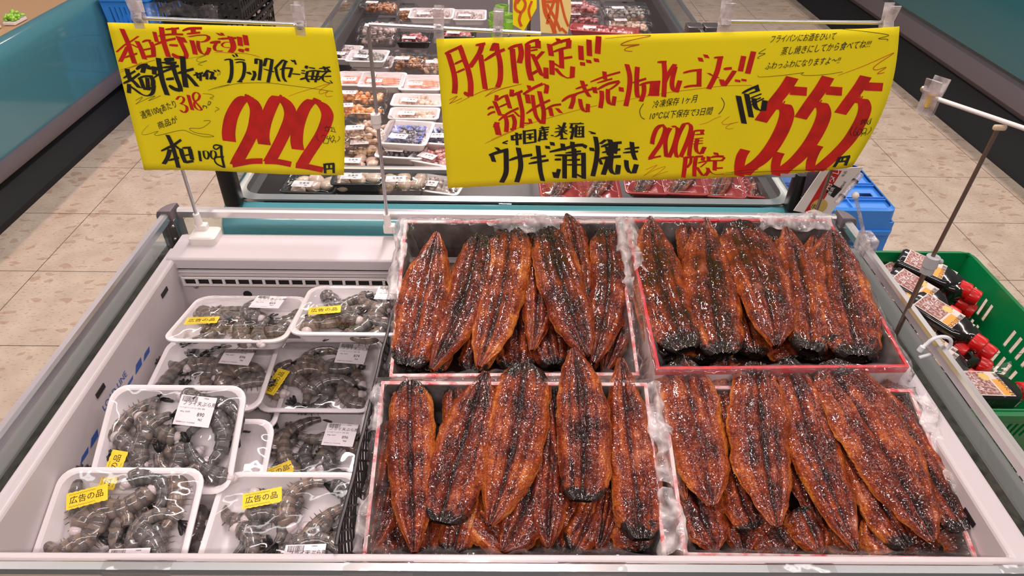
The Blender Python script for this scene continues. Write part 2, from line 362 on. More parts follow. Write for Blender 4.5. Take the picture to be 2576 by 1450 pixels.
def text(s, size, m, parent, mw, name='label_text', shear=0, align='LEFT', bold=0, sx=1):
    c = bpy.data.curves.new(name, 'FONT'); c.body = s; c.size = size; c.align_x = align; c.shear = shear; c.offset = bold; c.resolution_u = 2
    c.materials.append(m); o = bpy.data.objects.new(name, c); col.objects.link(o)
    o.parent = parent; o.matrix_local = Matrix.Translation(-parent_off(parent)) @ mw @ Matrix.Diagonal((sx, 1, 1, 1)); return o
ORD = ['leftmost', 'second from the left', 'third from the left', 'fourth from the left', 'fifth from the left', 'sixth from the left', 'seventh from the left', 'eighth from the left', 'ninth from the left', 'tenth from the left']
# ================================================================== SETTING
fl = MB().grid(lambda a, b: V((-5+10*a, -1+12*b, 0)), 1, 1).build('floor', M['floor'], smooth=False); tag(fl, None, None, kind='structure')
# ================================================================== NEAR DISPLAY CASE
ZR, ZT = .90, .85             # rail top, liner top
XL, XR, YF, YB = -.742, .757, .446, 1.285
case = thing('display_case', 'open white chilled display case in front holding prawn trays and eel boxes', 'display case', (0, .85, 0))
b = MB()                      # outer body
lo = [rrect(.0075, .865, .80-i, .47-i, .05, z, 5) for z, i in ((.10, .05), (.16, .01), (.70, 0), (.765, 0), (.772, .015), (.774, .05))]
b.loft(lo, cap0=True); b.build('case_body', M['grey_paint'], case)
MB().loft([rrect(.0075, .865, .75, .42, .03, 0, 3), rrect(.0075, .865, .75, .42, .03, .12, 3)], True, True).build('plinth', M['black_matt'], case)
# liner: strip on top, then walls going down to the well floor
def rect(x0, x1, y0, y1, z): return [V((x1, y1, z)), V((x0, y1, z)), V((x0, y0, z)), V((x1, y0, z))]
b = MB(); b.loft([rect(-.722, .725, .470, 1.205, .79), rect(-.722, .725, .470, 1.205, ZT), rect(-.700, .690, .494, 1.19, ZT), rect(-.697, .687, .497, 1.187, ZT-.006), rect(-.697, .687, .497, 1.187, .55)], cap1=True)
b.f[-1] = b.f[-1][::-1]
b.build('liner', M['white_metal'], case, smooth=False, bevel=.003)
# load line decal on the left wall
dec = text('LOAD LINE', .018, mat('blue_decal', (.03, .10, .42), .5), case, frame_matrix((-.6965, .80, .782), (0, 1, 0), (0, 0, 1)), 'load_line_decal', sx=1.0)
dec['label'] = 'worn blue load line lettering'
for k, (y, h) in enumerate(((.70, .008), (.735, .012), (.87, .006), (.91, .014), (.945, .010))):
    MB().add([(-.6964, y, .762), (-.6964, y+.028, .762), (-.6964, y+.034, .762+h), (-.6964, y+.012, .762+h)], [(0, 1, 2, 3)]).build('decal_stripe', bpy.data.materials['blue_decal'], case, smooth=False)
b = MB()
for y, x in ((.80, -.6962), (1.075, -.6962), (.56, .6866), (.93, .6866)):
    b.box((x-.0008, y, .815), (x+.0008, y+.028, .825))
b.build('shelf_slot', M['black'], case, smooth=False)
# rear shelf with grooved lip and air grille
b = MB()
prof = [(1.268, .845), (1.250, .8545), (1.164, .8545), (1.160, .851), (1.159, .829), (1.167, .827), (1.167, .822), (1.160, .820), (1.160, .8165), (1.167, .8145), (1.158, .8115), (1.158, .800)]
xs = [-.712, .69]
b.loft([[V((x, y, z)) for y, z in prof] for x in xs], closed=False); b.f = [f[::-1] for f in b.f]
b.build('rear_shelf', M['white_metal'], case, smooth=False, bevel=.0015)
for k, (y, z) in enumerate(((1.1665, .8245), (1.1665, .8150))):
    MB().box((-.71, y-.0015, z-.0016), (.69, y+.001, z+.0016)).build('shelf_groove', M['dirty'], case, smooth=False)
b = MB(); x = -.672; cells = 48
def gfn(a, c): return V((-.69+1.37*a, 1.1530, .788+.023*c))
b.grid(gfn, cells*5, 5, skip=lambda i, j: (i % 5) > 0 and 1 <= j <= 3)
b.build('air_grille', M['white_plastic'], case, smooth=False, solid=.003)
MB().box((-.697, 1.1585, .551), (.687, 1.166, .815)).build('back_panel', M['white_metal'], case, smooth=False)
MB().box((-.69, 1.1560, .789), (.68, 1.1584, .810)).build('grille_recess', M['black_matt'], case, smooth=False)
for px in (623, 882):
    p = aty(px, 741, 1.158); MB().tube([p+V((0, .002, 0)), p-V((0, .0006, 0))], .0095, 16).build('drain_hole', M['black_matt'], case)
p = aty(492, 721, 1.157); MB().ball(p, (.006, .003, .006), 12, 8).build('rivet', M['steel'], case)
# glass guard: panels, rails, corner posts
for nm, a, c in (('glass_panel', (XL-.002, YF, .795), (XL+.003, YB, ZR-.01)), ('glass_panel', (XR-.003, YF, .795), (XR+.002, YB, ZR-.01)), ('glass_panel', (XL, YB-.003, .795), (XR, YB+.002, ZR-.01)), ('glass_panel', (XL, YF-.002, .795), (XR, YF+.003, ZR-.01))):
    MB().box(a, c).build(nm, M['glass'], case, smooth=False)
def rail_bar(a, c, wv=.018, hv=.017):
    a, c = V(a), V(c); d = (c-a).normalized(); s = V((0, 0, 1)).cross(d).normalized()
    sec = [(-.5, -.7), (-.5, .15), (-.28, .42), (.28, .42), (.5, .15), (.5, -.7)]
    return MB().loft([[p + s*u*wv + V((0, 0, 1))*v*hv for u, v in sec] for p in (a, c)], True, True)
rail_bar((XL, YF, ZR-.005), (XL, YB-.02, ZR-.005)).build('guard_rail', M['steel_mid'], case)
rail_bar((XR, YF, ZR-.005), (XR, YB-.02, ZR-.005)).build('guard_rail', M['steel'], case)
rail_bar((XL+.02, YB, ZR-.005), (XR-.02, YB, ZR-.005)).build('guard_rail', M['steel'], case)
fr = rail_bar((XL-.03, YF, ZR-.005), (XR+.03, YF, ZR-.005)).build('guard_rail', M['steel'], case)
for x in (-.74, -.49, -.195, .07, .33, .62):      # clear tape wrapped round the front rail
    MB().loft([[V((xx, YF+u, ZR-.005+v)) for u, v in ((-.0100, -.013), (-.0100, .003), (-.006, .0082), (.006, .0082), (.0100, .003), (.0100, -.013))] for xx in (x, x+.085)], closed=False).build('tape_wrap', M['clear'], case)
for sx, x in ((-1, XL), (1, XR)):
    b = MB()
    lo = []
    for z, g in ((.785, 0), (.895, 0), (.905, -.004), (.908, -.012)):
        lo.append([V((x+sx*(-.014), YB-.024, z))] + [V((x+sx*(-.014)+sx*(.034+g)*math.sin(t), YB-.024+(.046+g)*math.cos(t), z)) for t in [math.pi/2*k/6 for k in range(7)]][::1])
    b.loft(lo, cap1=True)
    if sx > 0: b.f = [f[::-1] for f in b.f]
    b.build('corner_post', M['rubber'], case, bevel=.002)
    MB().box((x-sx*.014-.003*sx, YB-.026, .80), (x+sx*.004, YB-.010, .885)).build('post_bracket', M['steel_dark'], case, smooth=False, bevel=.002)
    b = MB(); b.ball((x-sx*.012, YB-.028, .872), (.004, .003, .004), 10, 6); b.ball((x-sx*.008, YB-.028, .838), (.004, .003, .004), 10, 6); b.build('screw', M['steel'], case)
# outer bumper strip and dirty slot
for s, x0, x1 in ((-1, -.822, -.780), (1, .785, .828)):
    MB().box((x0, .43, .775), (x1, 1.31, .797)).build('bumper_strip', M['grey_band'], case, smooth=False, bevel=.004)
b = MB(); b.box((-.781, .47, .786), (-.722, 1.27, .796)); b.box((.725, .47, .786), (.786, 1.27, .796)); b.build('glass_slot', M['dirty'], case, smooth=False)
b = MB(); b.box((-.757, 1.268, .79), (.772, 1.30, .812)); b.build('rear_sill', M['steel'], case, smooth=False, bevel=.003)
# ================================================================== MIDDLE DISPLAY CASE
def island(name, label, x0, x1, y0, y1, zr):
    t = thing(name, label, 'display case', ((x0+x1)/2, (y0+y1)/2, 0)); cx, cy, hw, hd = (x0+x1)/2, (y0+y1)/2, (x1-x0)/2, (y1-y0)/2
    prof = [(.10, .07), (.17, .02), (.22, .0), (.60, .0), (.70, .004), (.745, .016), (.775, .038), (.790, .060)]
    MB().loft([rrect(cx, cy, hw-i, hd-i, .11-i*.3, z, 6) for z, i in prof], cap0=True).build('case_body', M['turq2'], t)
    MB().loft([rrect(cx, cy, hw-.06, hd-.06, .08, .0, 4), rrect(cx, cy, hw-.06, hd-.06, .08, .13, 4)], True, True).build('plinth', M['black_matt'], t)
    i0, i1 = .064, .086
    MB().loft([rrect(cx, cy, hw-i, hd-i, max(.02, .09-i*.5), z, 5) for i, z in ((i0, .788), (i0, .797), (i1, .800), (i1, .700))]).build('steel_sill', M['steel'], t)
    MB().loft([rrect(cx, cy, hw-i, hd-i, .03, z, 5) for i, z in ((i1, .78), (i1+.02, .776), (i1+.024, .60))], cap1=False).build('inner_wall', mat('dark_liner', (.06, .055, .055), .35, .5), t)
    f = MB().add(rect(x0+.1, x1-.1, y0+.1, y1-.1, .655), [(3, 2, 1, 0)]).build('well_floor', mat('well_deck', (.13, .11, .11), .4, .3), t, smooth=False)
    gx0, gx1, gy0, gy1 = x0+.075, x1-.075, y0+.055, y1-.075
    for a, c in (((gx0, gy0, .795), (gx0+.004, gy1, zr)), ((gx1-.004, gy0, .795), (gx1, gy1, zr)), ((gx0, gy0, .795), (gx1, gy0+.004, zr)), ((gx0, gy1-.004, .795), (gx1, gy1, zr))):
        MB().box(a, c).build('glass_panel', M['glass'], t, smooth=False)
    for a, c in (((gx0, gy0, zr), (gx0, gy1, zr)), ((gx1, gy0, zr), (gx1, gy1, zr)), ((gx0, gy0, zr), (gx1, gy0, zr)), ((gx0, gy1, zr), (gx1, gy1, zr))):
        rail_bar(a, c, .014, .012).build('guard_rail', M['steel'], t)
    for px_ in (gx0, gx1):
        for py_ in (gy0, gy1):
            MB().loft([rrect(px_, py_, .021, .021, .012, z, 4) for z in (.79, zr+.003)], True, True).build('corner_post', M['black'], t, bevel=.002)
    for px_ in (gx1-.02, gx1+.045):      # square steel caps at the joint of two cases
        MB().loft([rrect(px_, 2.66, .03, .03, .004, z, 2) for z in (.79, .905)], True, True).build('joint_cap', M['steel_dark'], t, bevel=.003)
    return t
island('display_case', 'long turquoise glass-sided seafood case standing behind the two hanging signs', -.765, .815, 1.44, 4.6, .893)
# ================================================================== SIDE CASES
def side_case(label, s, x, y0, y1, mt, topz, extra):
    t = thing('display_case', label, 'display case', (s*(x+.4), (y0+y1)/2, 0))
    def sweep(pr): return MB().loft([[V((s*u, y, z)) for u, z in pr] for y in (y0, y1)], closed=False)
    q = sweep(extra['body']); q.build('case_body', mt, t)
    sweep(extra['strip']).build('bumper_strip', M['rubber'], t)
    sweep(extra['base']).build('plinth', M['black_matt'], t)
    sweep(extra['inner']).build('inner_ledge', extra['im'], t)
    return t
lb = [(2.30, .22), (2.275, .24), (2.265, .50), (2.265, .56), (2.272, .60), (2.295, .635), (2.33, .65), (2.365, .645), (2.38, .62)]
side_case('long turquoise display case running along the left edge of the picture', -1, 2.3, 1.2, 7, M['turq'], .78,
    dict(body=lb, strip=[(2.30, .165), (2.255, .17), (2.245, .19), (2.255, .235), (2.28, .24)], base=[(2.24, 0), (2.24, .03), (2.30, .10), (2.36, .18)], inner=[(2.38, .63), (2.42, .60), (3.2, .58)], im=mat('tan_ledge', (.52, .34, .18), .5)))
rb = [(2.86, .36), (2.79, .37), (2.785, .60), (2.80, .82), (2.83, .87), (2.87, .885), (2.90, .87)]
side_case('long dark-turquoise display case running along the right edge of the picture', 1, 2.8, 1.2, 8, mat('turquoise_panel_dark', (.028, .14, .16), .22, coat=.3), .9,
    dict(body=rb, strip=[(2.80, .20), (2.77, .21), (2.735, .25), (2.735, .29), (2.76, .345), (2.80, .35)], base=[(2.66, 0), (2.67, .03), (2.76, .12), (2.82, .22)], inner=[(2.90, .87), (2.94, .80), (3.8, .78)], im=mat('grey_ledge', (.34, .30, .31), .5)))
# ================================================================== EEL BOXES AND EELS
BOX = {}
FOLDS = {'TL': [(-1, 1, -1, -.1, .07, .008), (-.2, 1, .45, 1, .02, .016), (1, -.1, 1, 1, .03, .020)], 'TR': [(.25, 1, .95, 1, .02, .014), (-1, .2, -1, .95, .03, .014)], 'BL': [(-1, .9, -1, .35, .06, .010), (-1, -.35, -1, -.98, .08, .014), (1, -.2, 1, .7, .03, .010)], 'BR': [(-1, .98, -1, .3, .05, .018), (-1, -.3, -1, -.98, .06, .012), (1, -.6, 1, .9, .01, .006)]}
def make_box(key, name_lab, backL, backR, frontL, frontR, h=.088):
    c = (backL+backR+frontL+frontR)/4
    ex = ((backR-backL)+(frontR-frontL)).normalized(); ey = ((backL-frontL)+(backR-frontR)).normalized(); en = ex.cross(ey).normalized(); ey = en.cross(ex)
    W = ((backR-backL).length+(frontR-frontL).length)/2; D = ((backL-frontL).length+(backR-frontR).length)/2
    root = thing('cardboard_box', name_lab, 'box', c - en*h, 'cardboard boxes of grilled eel')
    def P(u, v, z): return c + ex*u + ey*v + en*z
    def loop(i, z): return [P(W/2-i, D/2-i, z), P(-W/2+i, D/2-i, z), P(-W/2+i, -D/2+i, z), P(W/2-i, -D/2+i, z)]
    MB().loft([loop(0, -h), loop(0, -.014)], cap0=True).build('outer_wall', M['card_white'], root, smooth=False)
    MB().loft([loop(.0045, -.001), loop(.0045, -h+.004)]).build('inner_wall', M['kraft'], root, smooth=False)
    MB().add(loop(.0045, -h+.006), [(0, 1, 2, 3)]).build('box_floor', M['stain'], root, smooth=False)
    MB().loft([loop(-.0006, -.016), loop(-.0006, 0), loop(.005, 0), loop(.005, -.004)]).build('printed_rim', M['red_tape'] if key == 'TR' else M['red_rim'], root, smooth=False)
    # bag liner draped over the rim
    per = []; n = 46
    for (a0, b0, a1, b1) in ((-1, -1, 1, -1), (1, -1, 1, 1), (1, 1, -1, 1), (-1, 1, -1, -1)):
        for k in range(n): per.append((a0+(a1-a0)*k/n, b0+(b1-b0)*k/n, -b0 if a0 != a1 else 0, 0))
    loops = []
    seed = len(BOX)*9.7
    prof = [(.046, -.074), (.030, -.048), (.018, -.022), (.009, -.004), (.001, .0035), (-.006, .001), (-.011, -.014), (-.013, -.034), (-.016, -.055)]
    for q, (ins, z) in enumerate(prof):
        lp = []
        for (a, b_, _, _) in per:
            am = 1 if q in (3, 4, 5) else 2.6
            nv = noise.noise_vector(V((a*9+seed, b_*9, q*.55)))*.0042*am + noise.noise_vector(V((a*24+seed, b_*24, q*1.1)))*.0022*am
            lp.append(P(a*(W/2-ins), b_*(D/2-ins), z) + nv)
        loops.append(lp)
    MB().loft(loops).build('bag_liner', M['bag'], root, angle=0)
    BOX[key] = (c, ex, ey, en, W, D, root)
    for (u0, v0, u1, v1, drop, up) in FOLDS[key]:      # loose folds of the bag hanging over the rim
        L_ = V((u1-u0, v1-v0)).length; out = V((v1-v0, -(u1-u0)))/max(L_, 1e-6)
        def ff(a, c_):
            u, v = u0+(u1-u0)*a, v0+(v1-v0)*a; k = c_-.35
            o_ = out*(.018*math.sin(c_*3.1)+.010); z = up*(1-abs(k)*2.2) if k < 0 else up*(1-k*1.2)-drop*k*1.5
            p = P(u*W/2+(o_.x*(c_-.2)*2), v*D/2+(o_.y*(c_-.2)*2), z)
            return p + noise.noise_vector(p*26+V((seed, 0, 0)))*.015 + noise.noise_vector(p*70)*.0045
        MB().grid(ff, 46, 22).build('bag_fold', M['fold'], root, angle=0)
def corners(bl, br, fl_, fr_, db, df):
    f = lambda p, d: atz(p[0], p[1], H-d)
    return f(bl, db), f(br, db), f(fl_, df), f(fr_, df)
make_box('TL', 'back left box of grilled eels, whitish card rim with red print', *corners((1014, 556), (1558, 556), (985, 947), (1603, 944), .745, .85))
make_box('TR', 'back right box of grilled eels, bright red front rim', *corners((1600, 558), (2108, 548), (1620, 921), (2262, 929), .741, .797))
make_box('BL', 'front left box of grilled eels next to the prawn trays', *corners((984, 960), (1640, 966), (884, 1405), (1662, 1405), .815, .912))
make_box('BR', 'front right box of grilled eels by the right-hand rail', *corners((1662, 966), (2282, 984), (1722, 1405), (2474, 1405), .822, .893))
# hidden foam blocks that hold the boxes up
for k in BOX:
    c, ex, ey, en, W, D, r_ = BOX[k]
    b = MB(); q = c - en*.0895
    def loopk(z): 
        L = [q+ex*sx*(W/2-.03)+ey*sy*(D/2-.03) for sx, sy in ((1, 1), (-1, 1), (-1, -1), (1, -1))]
        return [V((p.x, min(max(p.y, .51), 1.125), z if z is not None else p.z-.0005)) for p in L]
    b.loft([loopk(.551), loopk(None)], True, True)
    tag(b.build('foam_block', M['foam'], smooth=False), 'white foam block under the %s' % {'TL': 'back left eel box', 'TR': 'back right eel box', 'BL': 'front left eel box', 'BR': 'front right eel box'}[k], 'foam block')
PROF = [(0, .13), (.05, .30), (.14, .58), (.27, .84), (.44, .98), (.66, 1.0), (.83, .94), (.91, .84), (.955, .70), (.985, .54), (1, .36)]
def prof(s):
    for (a, wa), (b_, wb) in zip(PROF, PROF[1:]):
        if s <= b_:
            t = (s-a)/(b_-a); t = t*t*(3-2*t)*.5+t*.5; return wa+(wb-wa)*t
    return PROF[-1][1]
def eel(box, pts, wpx, kind, lift, label, group=None):
    """pts: points on the fillet's middle line in the photo, first = upper end; kind: which end is the narrow tail"""
    c, ex, ey, en, W, D, root = BOX[box]; o = c + en*lift
    g = [atp(x, y, o, en) for x, y in pts]
    if len(g) == 2: g = [g[0], (g[0]+g[1])/2, g[1]]
    dpx = (V(pts[-1])-V(pts[0])).normalized(); mx_, my_ = pts[len(pts)//2] if len(pts) > 2 else ((pts[0][0]+pts[1][0])/2, (pts[0][1]+pts[1][1])/2)
    q = V((-dpx.y, dpx.x))*wpx/2
    hw = (atp(mx_+q.x, my_+q.y, o, en)-atp(mx_-q.x, my_-q.y, o, en)).length/2
    if kind == 'H': g = g[::-1]        # upper end is the head: run the map tail -> head
    a, m_, z_ = g; mid = 2*m_ - (a+z_)/2        # quadratic through three points
    sd = R.uniform(0, 90); nu, nv = 64, 20; L = (z_-a).length
    def cen(s): return a*(1-s)**2 + mid*2*s*(1-s) + z_*s*s
    def tan(s): return ((mid-a)*(1-s) + (z_-mid)*s).normalized()
    up, sag, tw = R.uniform(.5, 1.2), R.uniform(-.004, .006), R.uniform(-.22, .22)
    asym = R.uniform(-.08, .08); curl = R.uniform(.0, .006)
    def top(s, t):
        e2 = en.cross(tan(s)).normalized()
        w_ = hw*prof(s)*(1+.13*noise.noise(V((s*6, sd, 1.5 if t > 0 else 7.5)))+.06*noise.noise(V((s*26, sd, 3.5 if t > 0 else 9.5)))) * (1 + asym*(1 if t > 0 else -1))
        th = .0045 + .0095*prof(s)**.6
        lobe = (1-abs(t)**3.2)
        hgt = th*lobe - .0095*math.exp(-(t/.095)**2)*min(1, prof(s)*1.3) - .0030*(math.exp(-((abs(t)-.48)/.06)**2)) + .0016*math.exp(-((abs(t)-.72)/.07)**2)
        hgt += .0024*noise.noise(V((s*9+sd, t*3, 2)))+.0011*noise.noise(V((s*34+sd, t*9, 5)))
        hgt += curl*abs(t)**4*math.sin(s*9+sd) + tw*t*hw*.35 + sag*math.cos((s-.5)*math.pi)
        if s > .9: hgt += .004*noise.noise(V((s*60, t*6, sd)))
        return cen(s) + e2*w_*t + en*hgt, e2
    vs = []; uvs = []; ch = []
    for j in range(nv+1):
        for i in range(nu+1):
            s = i/nu; t = -1+2*j/nv; p, _ = top(s, t); vs.append(p); uvs.append((s*L/.3, j/nv))
            ch.append(max(0, (s-.80)/.20)*1.05 + max(0, (.05-s)/.05)*.45 + .10*abs(t)**6)
    n0 = len(vs)
    for j in (0, nv):               # thin turned-under edge
        for i in range(nu+1):
            s = i/nu; t = -1+2*j/nv; p, e2 = top(s, t); vs.append(p - en*.0075 - e2*t*hw*.10); uvs.append((s*L/.3, j/nv)); ch.append(ch[j*(nu+1)+i])
    fs = [(j*(nu+1)+i, j*(nu+1)+i+1, (j+1)*(nu+1)+i+1, (j+1)*(nu+1)+i) for j in range(nv) for i in range(nu)]
    for i in range(nu):
        fs.append((n0+i, n0+i+1, i+1, i)); k = nv*(nu+1); m0 = n0+nu+1
        fs.append((k+i, k+i+1, m0+i+1, m0+i)); fs.append((m0+i, m0+i+1, n0+i+1, n0+i))
    loc = cen(.5)
    me = bpy.data.meshes.new('grilled_eel'); me.from_pydata([v-loc for v in vs], [], fs)
    uvl = me.uv_layers.new(name='map'); at_ = me.attributes.new('char', 'FLOAT', 'POINT'); at_.data.foreach_set('value', ch)
    for lp in me.loops: uvl.data[lp.index].uv = uvs[lp.vertex_index]
    me.polygons.foreach_set('use_smooth', [True]*len(me.polygons)); me.materials.append(M['eel']); me.update()
    ob = bpy.data.objects.new('grilled_eel', me); col.objects.link(ob); ob.location = loc
    tag(ob, label, 'grilled eel', group); return ob
BN = {'TL': 'back left box', 'TR': 'back right box', 'BL': 'front left box', 'BR': 'front right box'}
# each row: layer (0 top .. 3 bottom), kind of upper end (T tail, H head), width, points
EELS = {
'TL': [(0, 'T', 112, [(1101, 589), (1066, 750), (1024, 925)]), (0, 'H', 100, [(1207, 595), (1164, 760), (1084, 932)]), (0, 'H', 118, [(1282, 575), (1262, 740), (1204, 926)]),
       (-1, 'H', 106, [(1374, 578), (1422, 740), (1478, 898)]), (0, 'H', 102, [(1521, 580), (1530, 730), (1492, 915)]),
       (1, 'H', 88, [(1322, 588), (1352, 720), (1338, 885)]), (0, 'T', 66, [(1424, 542), (1446, 620), (1462, 760)]), (2, 'T', 84, [(1352, 740), (1372, 830), (1392, 922)]),
       (2, 'H', 76, [(1566, 720), (1556, 820), (1518, 940)]), (2, 'T', 80, [(1122, 740), (1112, 830), (1082, 940)]), (2, 'T', 84, [(1226, 760), (1212, 850), (1186, 940)]), (3, 'T', 110, [(1300, 700), (1300, 820), (1300, 935)]), (3, 'T', 110, [(1448, 760), (1450, 850), (1452, 942)]), (3, 'T', 110, [(1050, 740), (1052, 850), (1050, 940)])],
'TR': [(0, 'T', 112, [(1634, 550), (1660, 700), (1726, 884)]), (0, 'T', 124, [(1774, 553), (1786, 720), (1816, 896)]), (-1, 'H', 116, [(1848, 562), (1912, 714), (1950, 874)]),
       (0, 'T', 104, [(1976, 576), (2018, 720), (2038, 888)]), (0, 'T', 126, [(2090, 584), (2112, 723), (2156, 902)]),
       (2, 'T', 70, [(1602, 690), (1640, 800), (1684, 898)]), (1, 'H', 64, [(1726, 560), (1740, 650), (1756, 780)]), (2, 'T', 80, [(1850, 660), (1874, 790), (1900, 896)]),
       (1, 'H', 66, [(1938, 600), (1962, 680), (1990, 790)]), (1, 'T', 74, [(2044, 596), (2058, 690), (2088, 800)]), (2, 'T', 84, [(2110, 780), (2140, 850), (2176, 914)]),
       (2, 'T', 74, [(1920, 770), (1960, 850), (1996, 908)]), (3, 'T', 120, [(1760, 740), (1770, 840), (1776, 912)]), (3, 'T', 120, [(2050, 740), (2062, 830), (2074, 914)]), (3, 'T', 110, [(1680, 720), (1690, 830), (1696, 914)])],
'BL': [(0, 'H', 118, [(1032, 962), (1034, 1150), (1042, 1392)]), (0, 'T', 146, [(1222, 938), (1164, 1120), (1108, 1316)]), (0, 'H', 142, [(1320, 918), (1292, 1120), (1232, 1322)]),
       (-1, 'T', 126, [(1440, 880), (1464, 1060), (1462, 1262)]), (0, 'T', 116, [(1560, 905), (1586, 1130), (1612, 1358)]),
       (2, 'H', 92, [(1010, 1040), (976, 1220), (934, 1390)]), (1, 'H', 62, [(1146, 974), (1146, 1060), (1150, 1160)]), (2, 'T', 90, [(1190, 1200), (1166, 1290), (1140, 1392)]),
       (1, 'H', 118, [(1346, 1160), (1318, 1290), (1262, 1388)]), (1, 'H', 96, [(1400, 1010), (1384, 1220), (1378, 1380)]), (2, 'T', 88, [(1520, 1170), (1492, 1280), (1444, 1390)]),
       (2, 'H', 76, [(1528, 1150), (1524, 1270), (1502, 1384)]), (2, 'T', 100, [(1560, 1250), (1584, 1320), (1604, 1392)]), (3, 'T', 120, [(1290, 960), (1200, 1100), (1180, 1260)]), (3, 'T', 130, [(1400, 1150), (1400, 1280), (1404, 1396)]), (3, 'T', 130, [(1080, 1180), (1080, 1290), (1080, 1396)]), (1, 'H', 80, [(1392, 980), (1400, 1080), (1410, 1200)]), (2, 'T', 70, [(1636, 1080), (1640, 1200), (1634, 1330)]), (2, 'H', 96, [(1196, 1290), (1240, 1340), (1300, 1400)]), (3, 'T', 110, [(960, 1250), (990, 1330), (1010, 1400)]), (3, 'T', 120, [(1500, 1240), (1520, 1330), (1540, 1400)])],
'BR': [(0, 'H', 146, [(1712, 910), (1752, 1090), (1790, 1275)]), (-1, 'H', 140, [(1904, 918), (1918, 1120), (1952, 1326)]), (0, 'H', 116, [(1978, 910), (2046, 1130), (2150, 1384)]),
       (-1, 'H', 156, [(2074, 915), (2212, 1128), (2342, 1362)]), (0, 'T', 96, [(2172, 945), (2306, 1150), (2424, 1340)]),
       (1, 'H', 80, [(1664, 990), (1686, 1120), (1722, 1262)]), (2, 'H', 112, [(1738, 1230), (1764, 1310), (1800, 1390)]), (1, 'H', 96, [(1822, 906), (1842, 1010), (1872, 1180)]),
       (2, 'T', 84, [(1836, 1160), (1858, 1250), (1896, 1332)]), (2, 'H', 100, [(1954, 960), (2004, 1140), (2056, 1316)]), (1, 'T', 80, [(2110, 1090), (2190, 1240), (2278, 1382)]),
       (2, 'T', 120, [(2330, 1230), (2400, 1310), (2456, 1392)]), (3, 'T', 130, [(1900, 1260), (1950, 1330), (1990, 1396)]), (3, 'T', 130, [(2080, 1240), (2130, 1330), (2180, 1396)]), (3, 'T', 130, [(2240, 1240), (2300, 1330), (2350, 1396)]), (1, 'T', 76, [(2226, 960), (2372, 1150), (2448, 1350)]), (3, 'H', 110, [(1850, 1220), (1860, 1310), (1870, 1398)]), (2, 'H', 90, [(2010, 1280), (2040, 1340), (2060, 1398)]), (2, 'T', 100, [(2180, 1290), (2220, 1350), (2250, 1400)])]}
LIFT = {-1: .004, 0: -.006, 1: -.020, 2: -.034, 3: -.050}
LIFT2 = dict(LIFT)
for k, rows in EELS.items():
    rank = sorted([i for i, r_ in enumerate(rows) if r_[0] <= 0], key=lambda i: rows[i][3][1][0]); lows = sorted([i for i, r_ in enumerate(rows) if r_[0] > 0], key=lambda i: rows[i][3][1][0])
    for i, (ly, kd, wd, pts) in enumerate(rows):
        if i in rank: lab = 'glazed grilled eel on top in the %s, %s' % (BN[k], ORD[rank.index(i)])
        else: lab = 'half-buried grilled eel in the %s, %s' % (BN[k], ORD[lows.index(i)] if lows.index(i) < 10 else '%s from the left' % ('eleventh', 'twelfth', 'thirteenth', 'fourteenth', 'fifteenth', 'sixteenth', 'seventeenth')[lows.index(i)-10])
        eel(k, pts, wd*1.07, kd, LIFT[ly], lab, 'grilled eels in the %s' % BN[k])
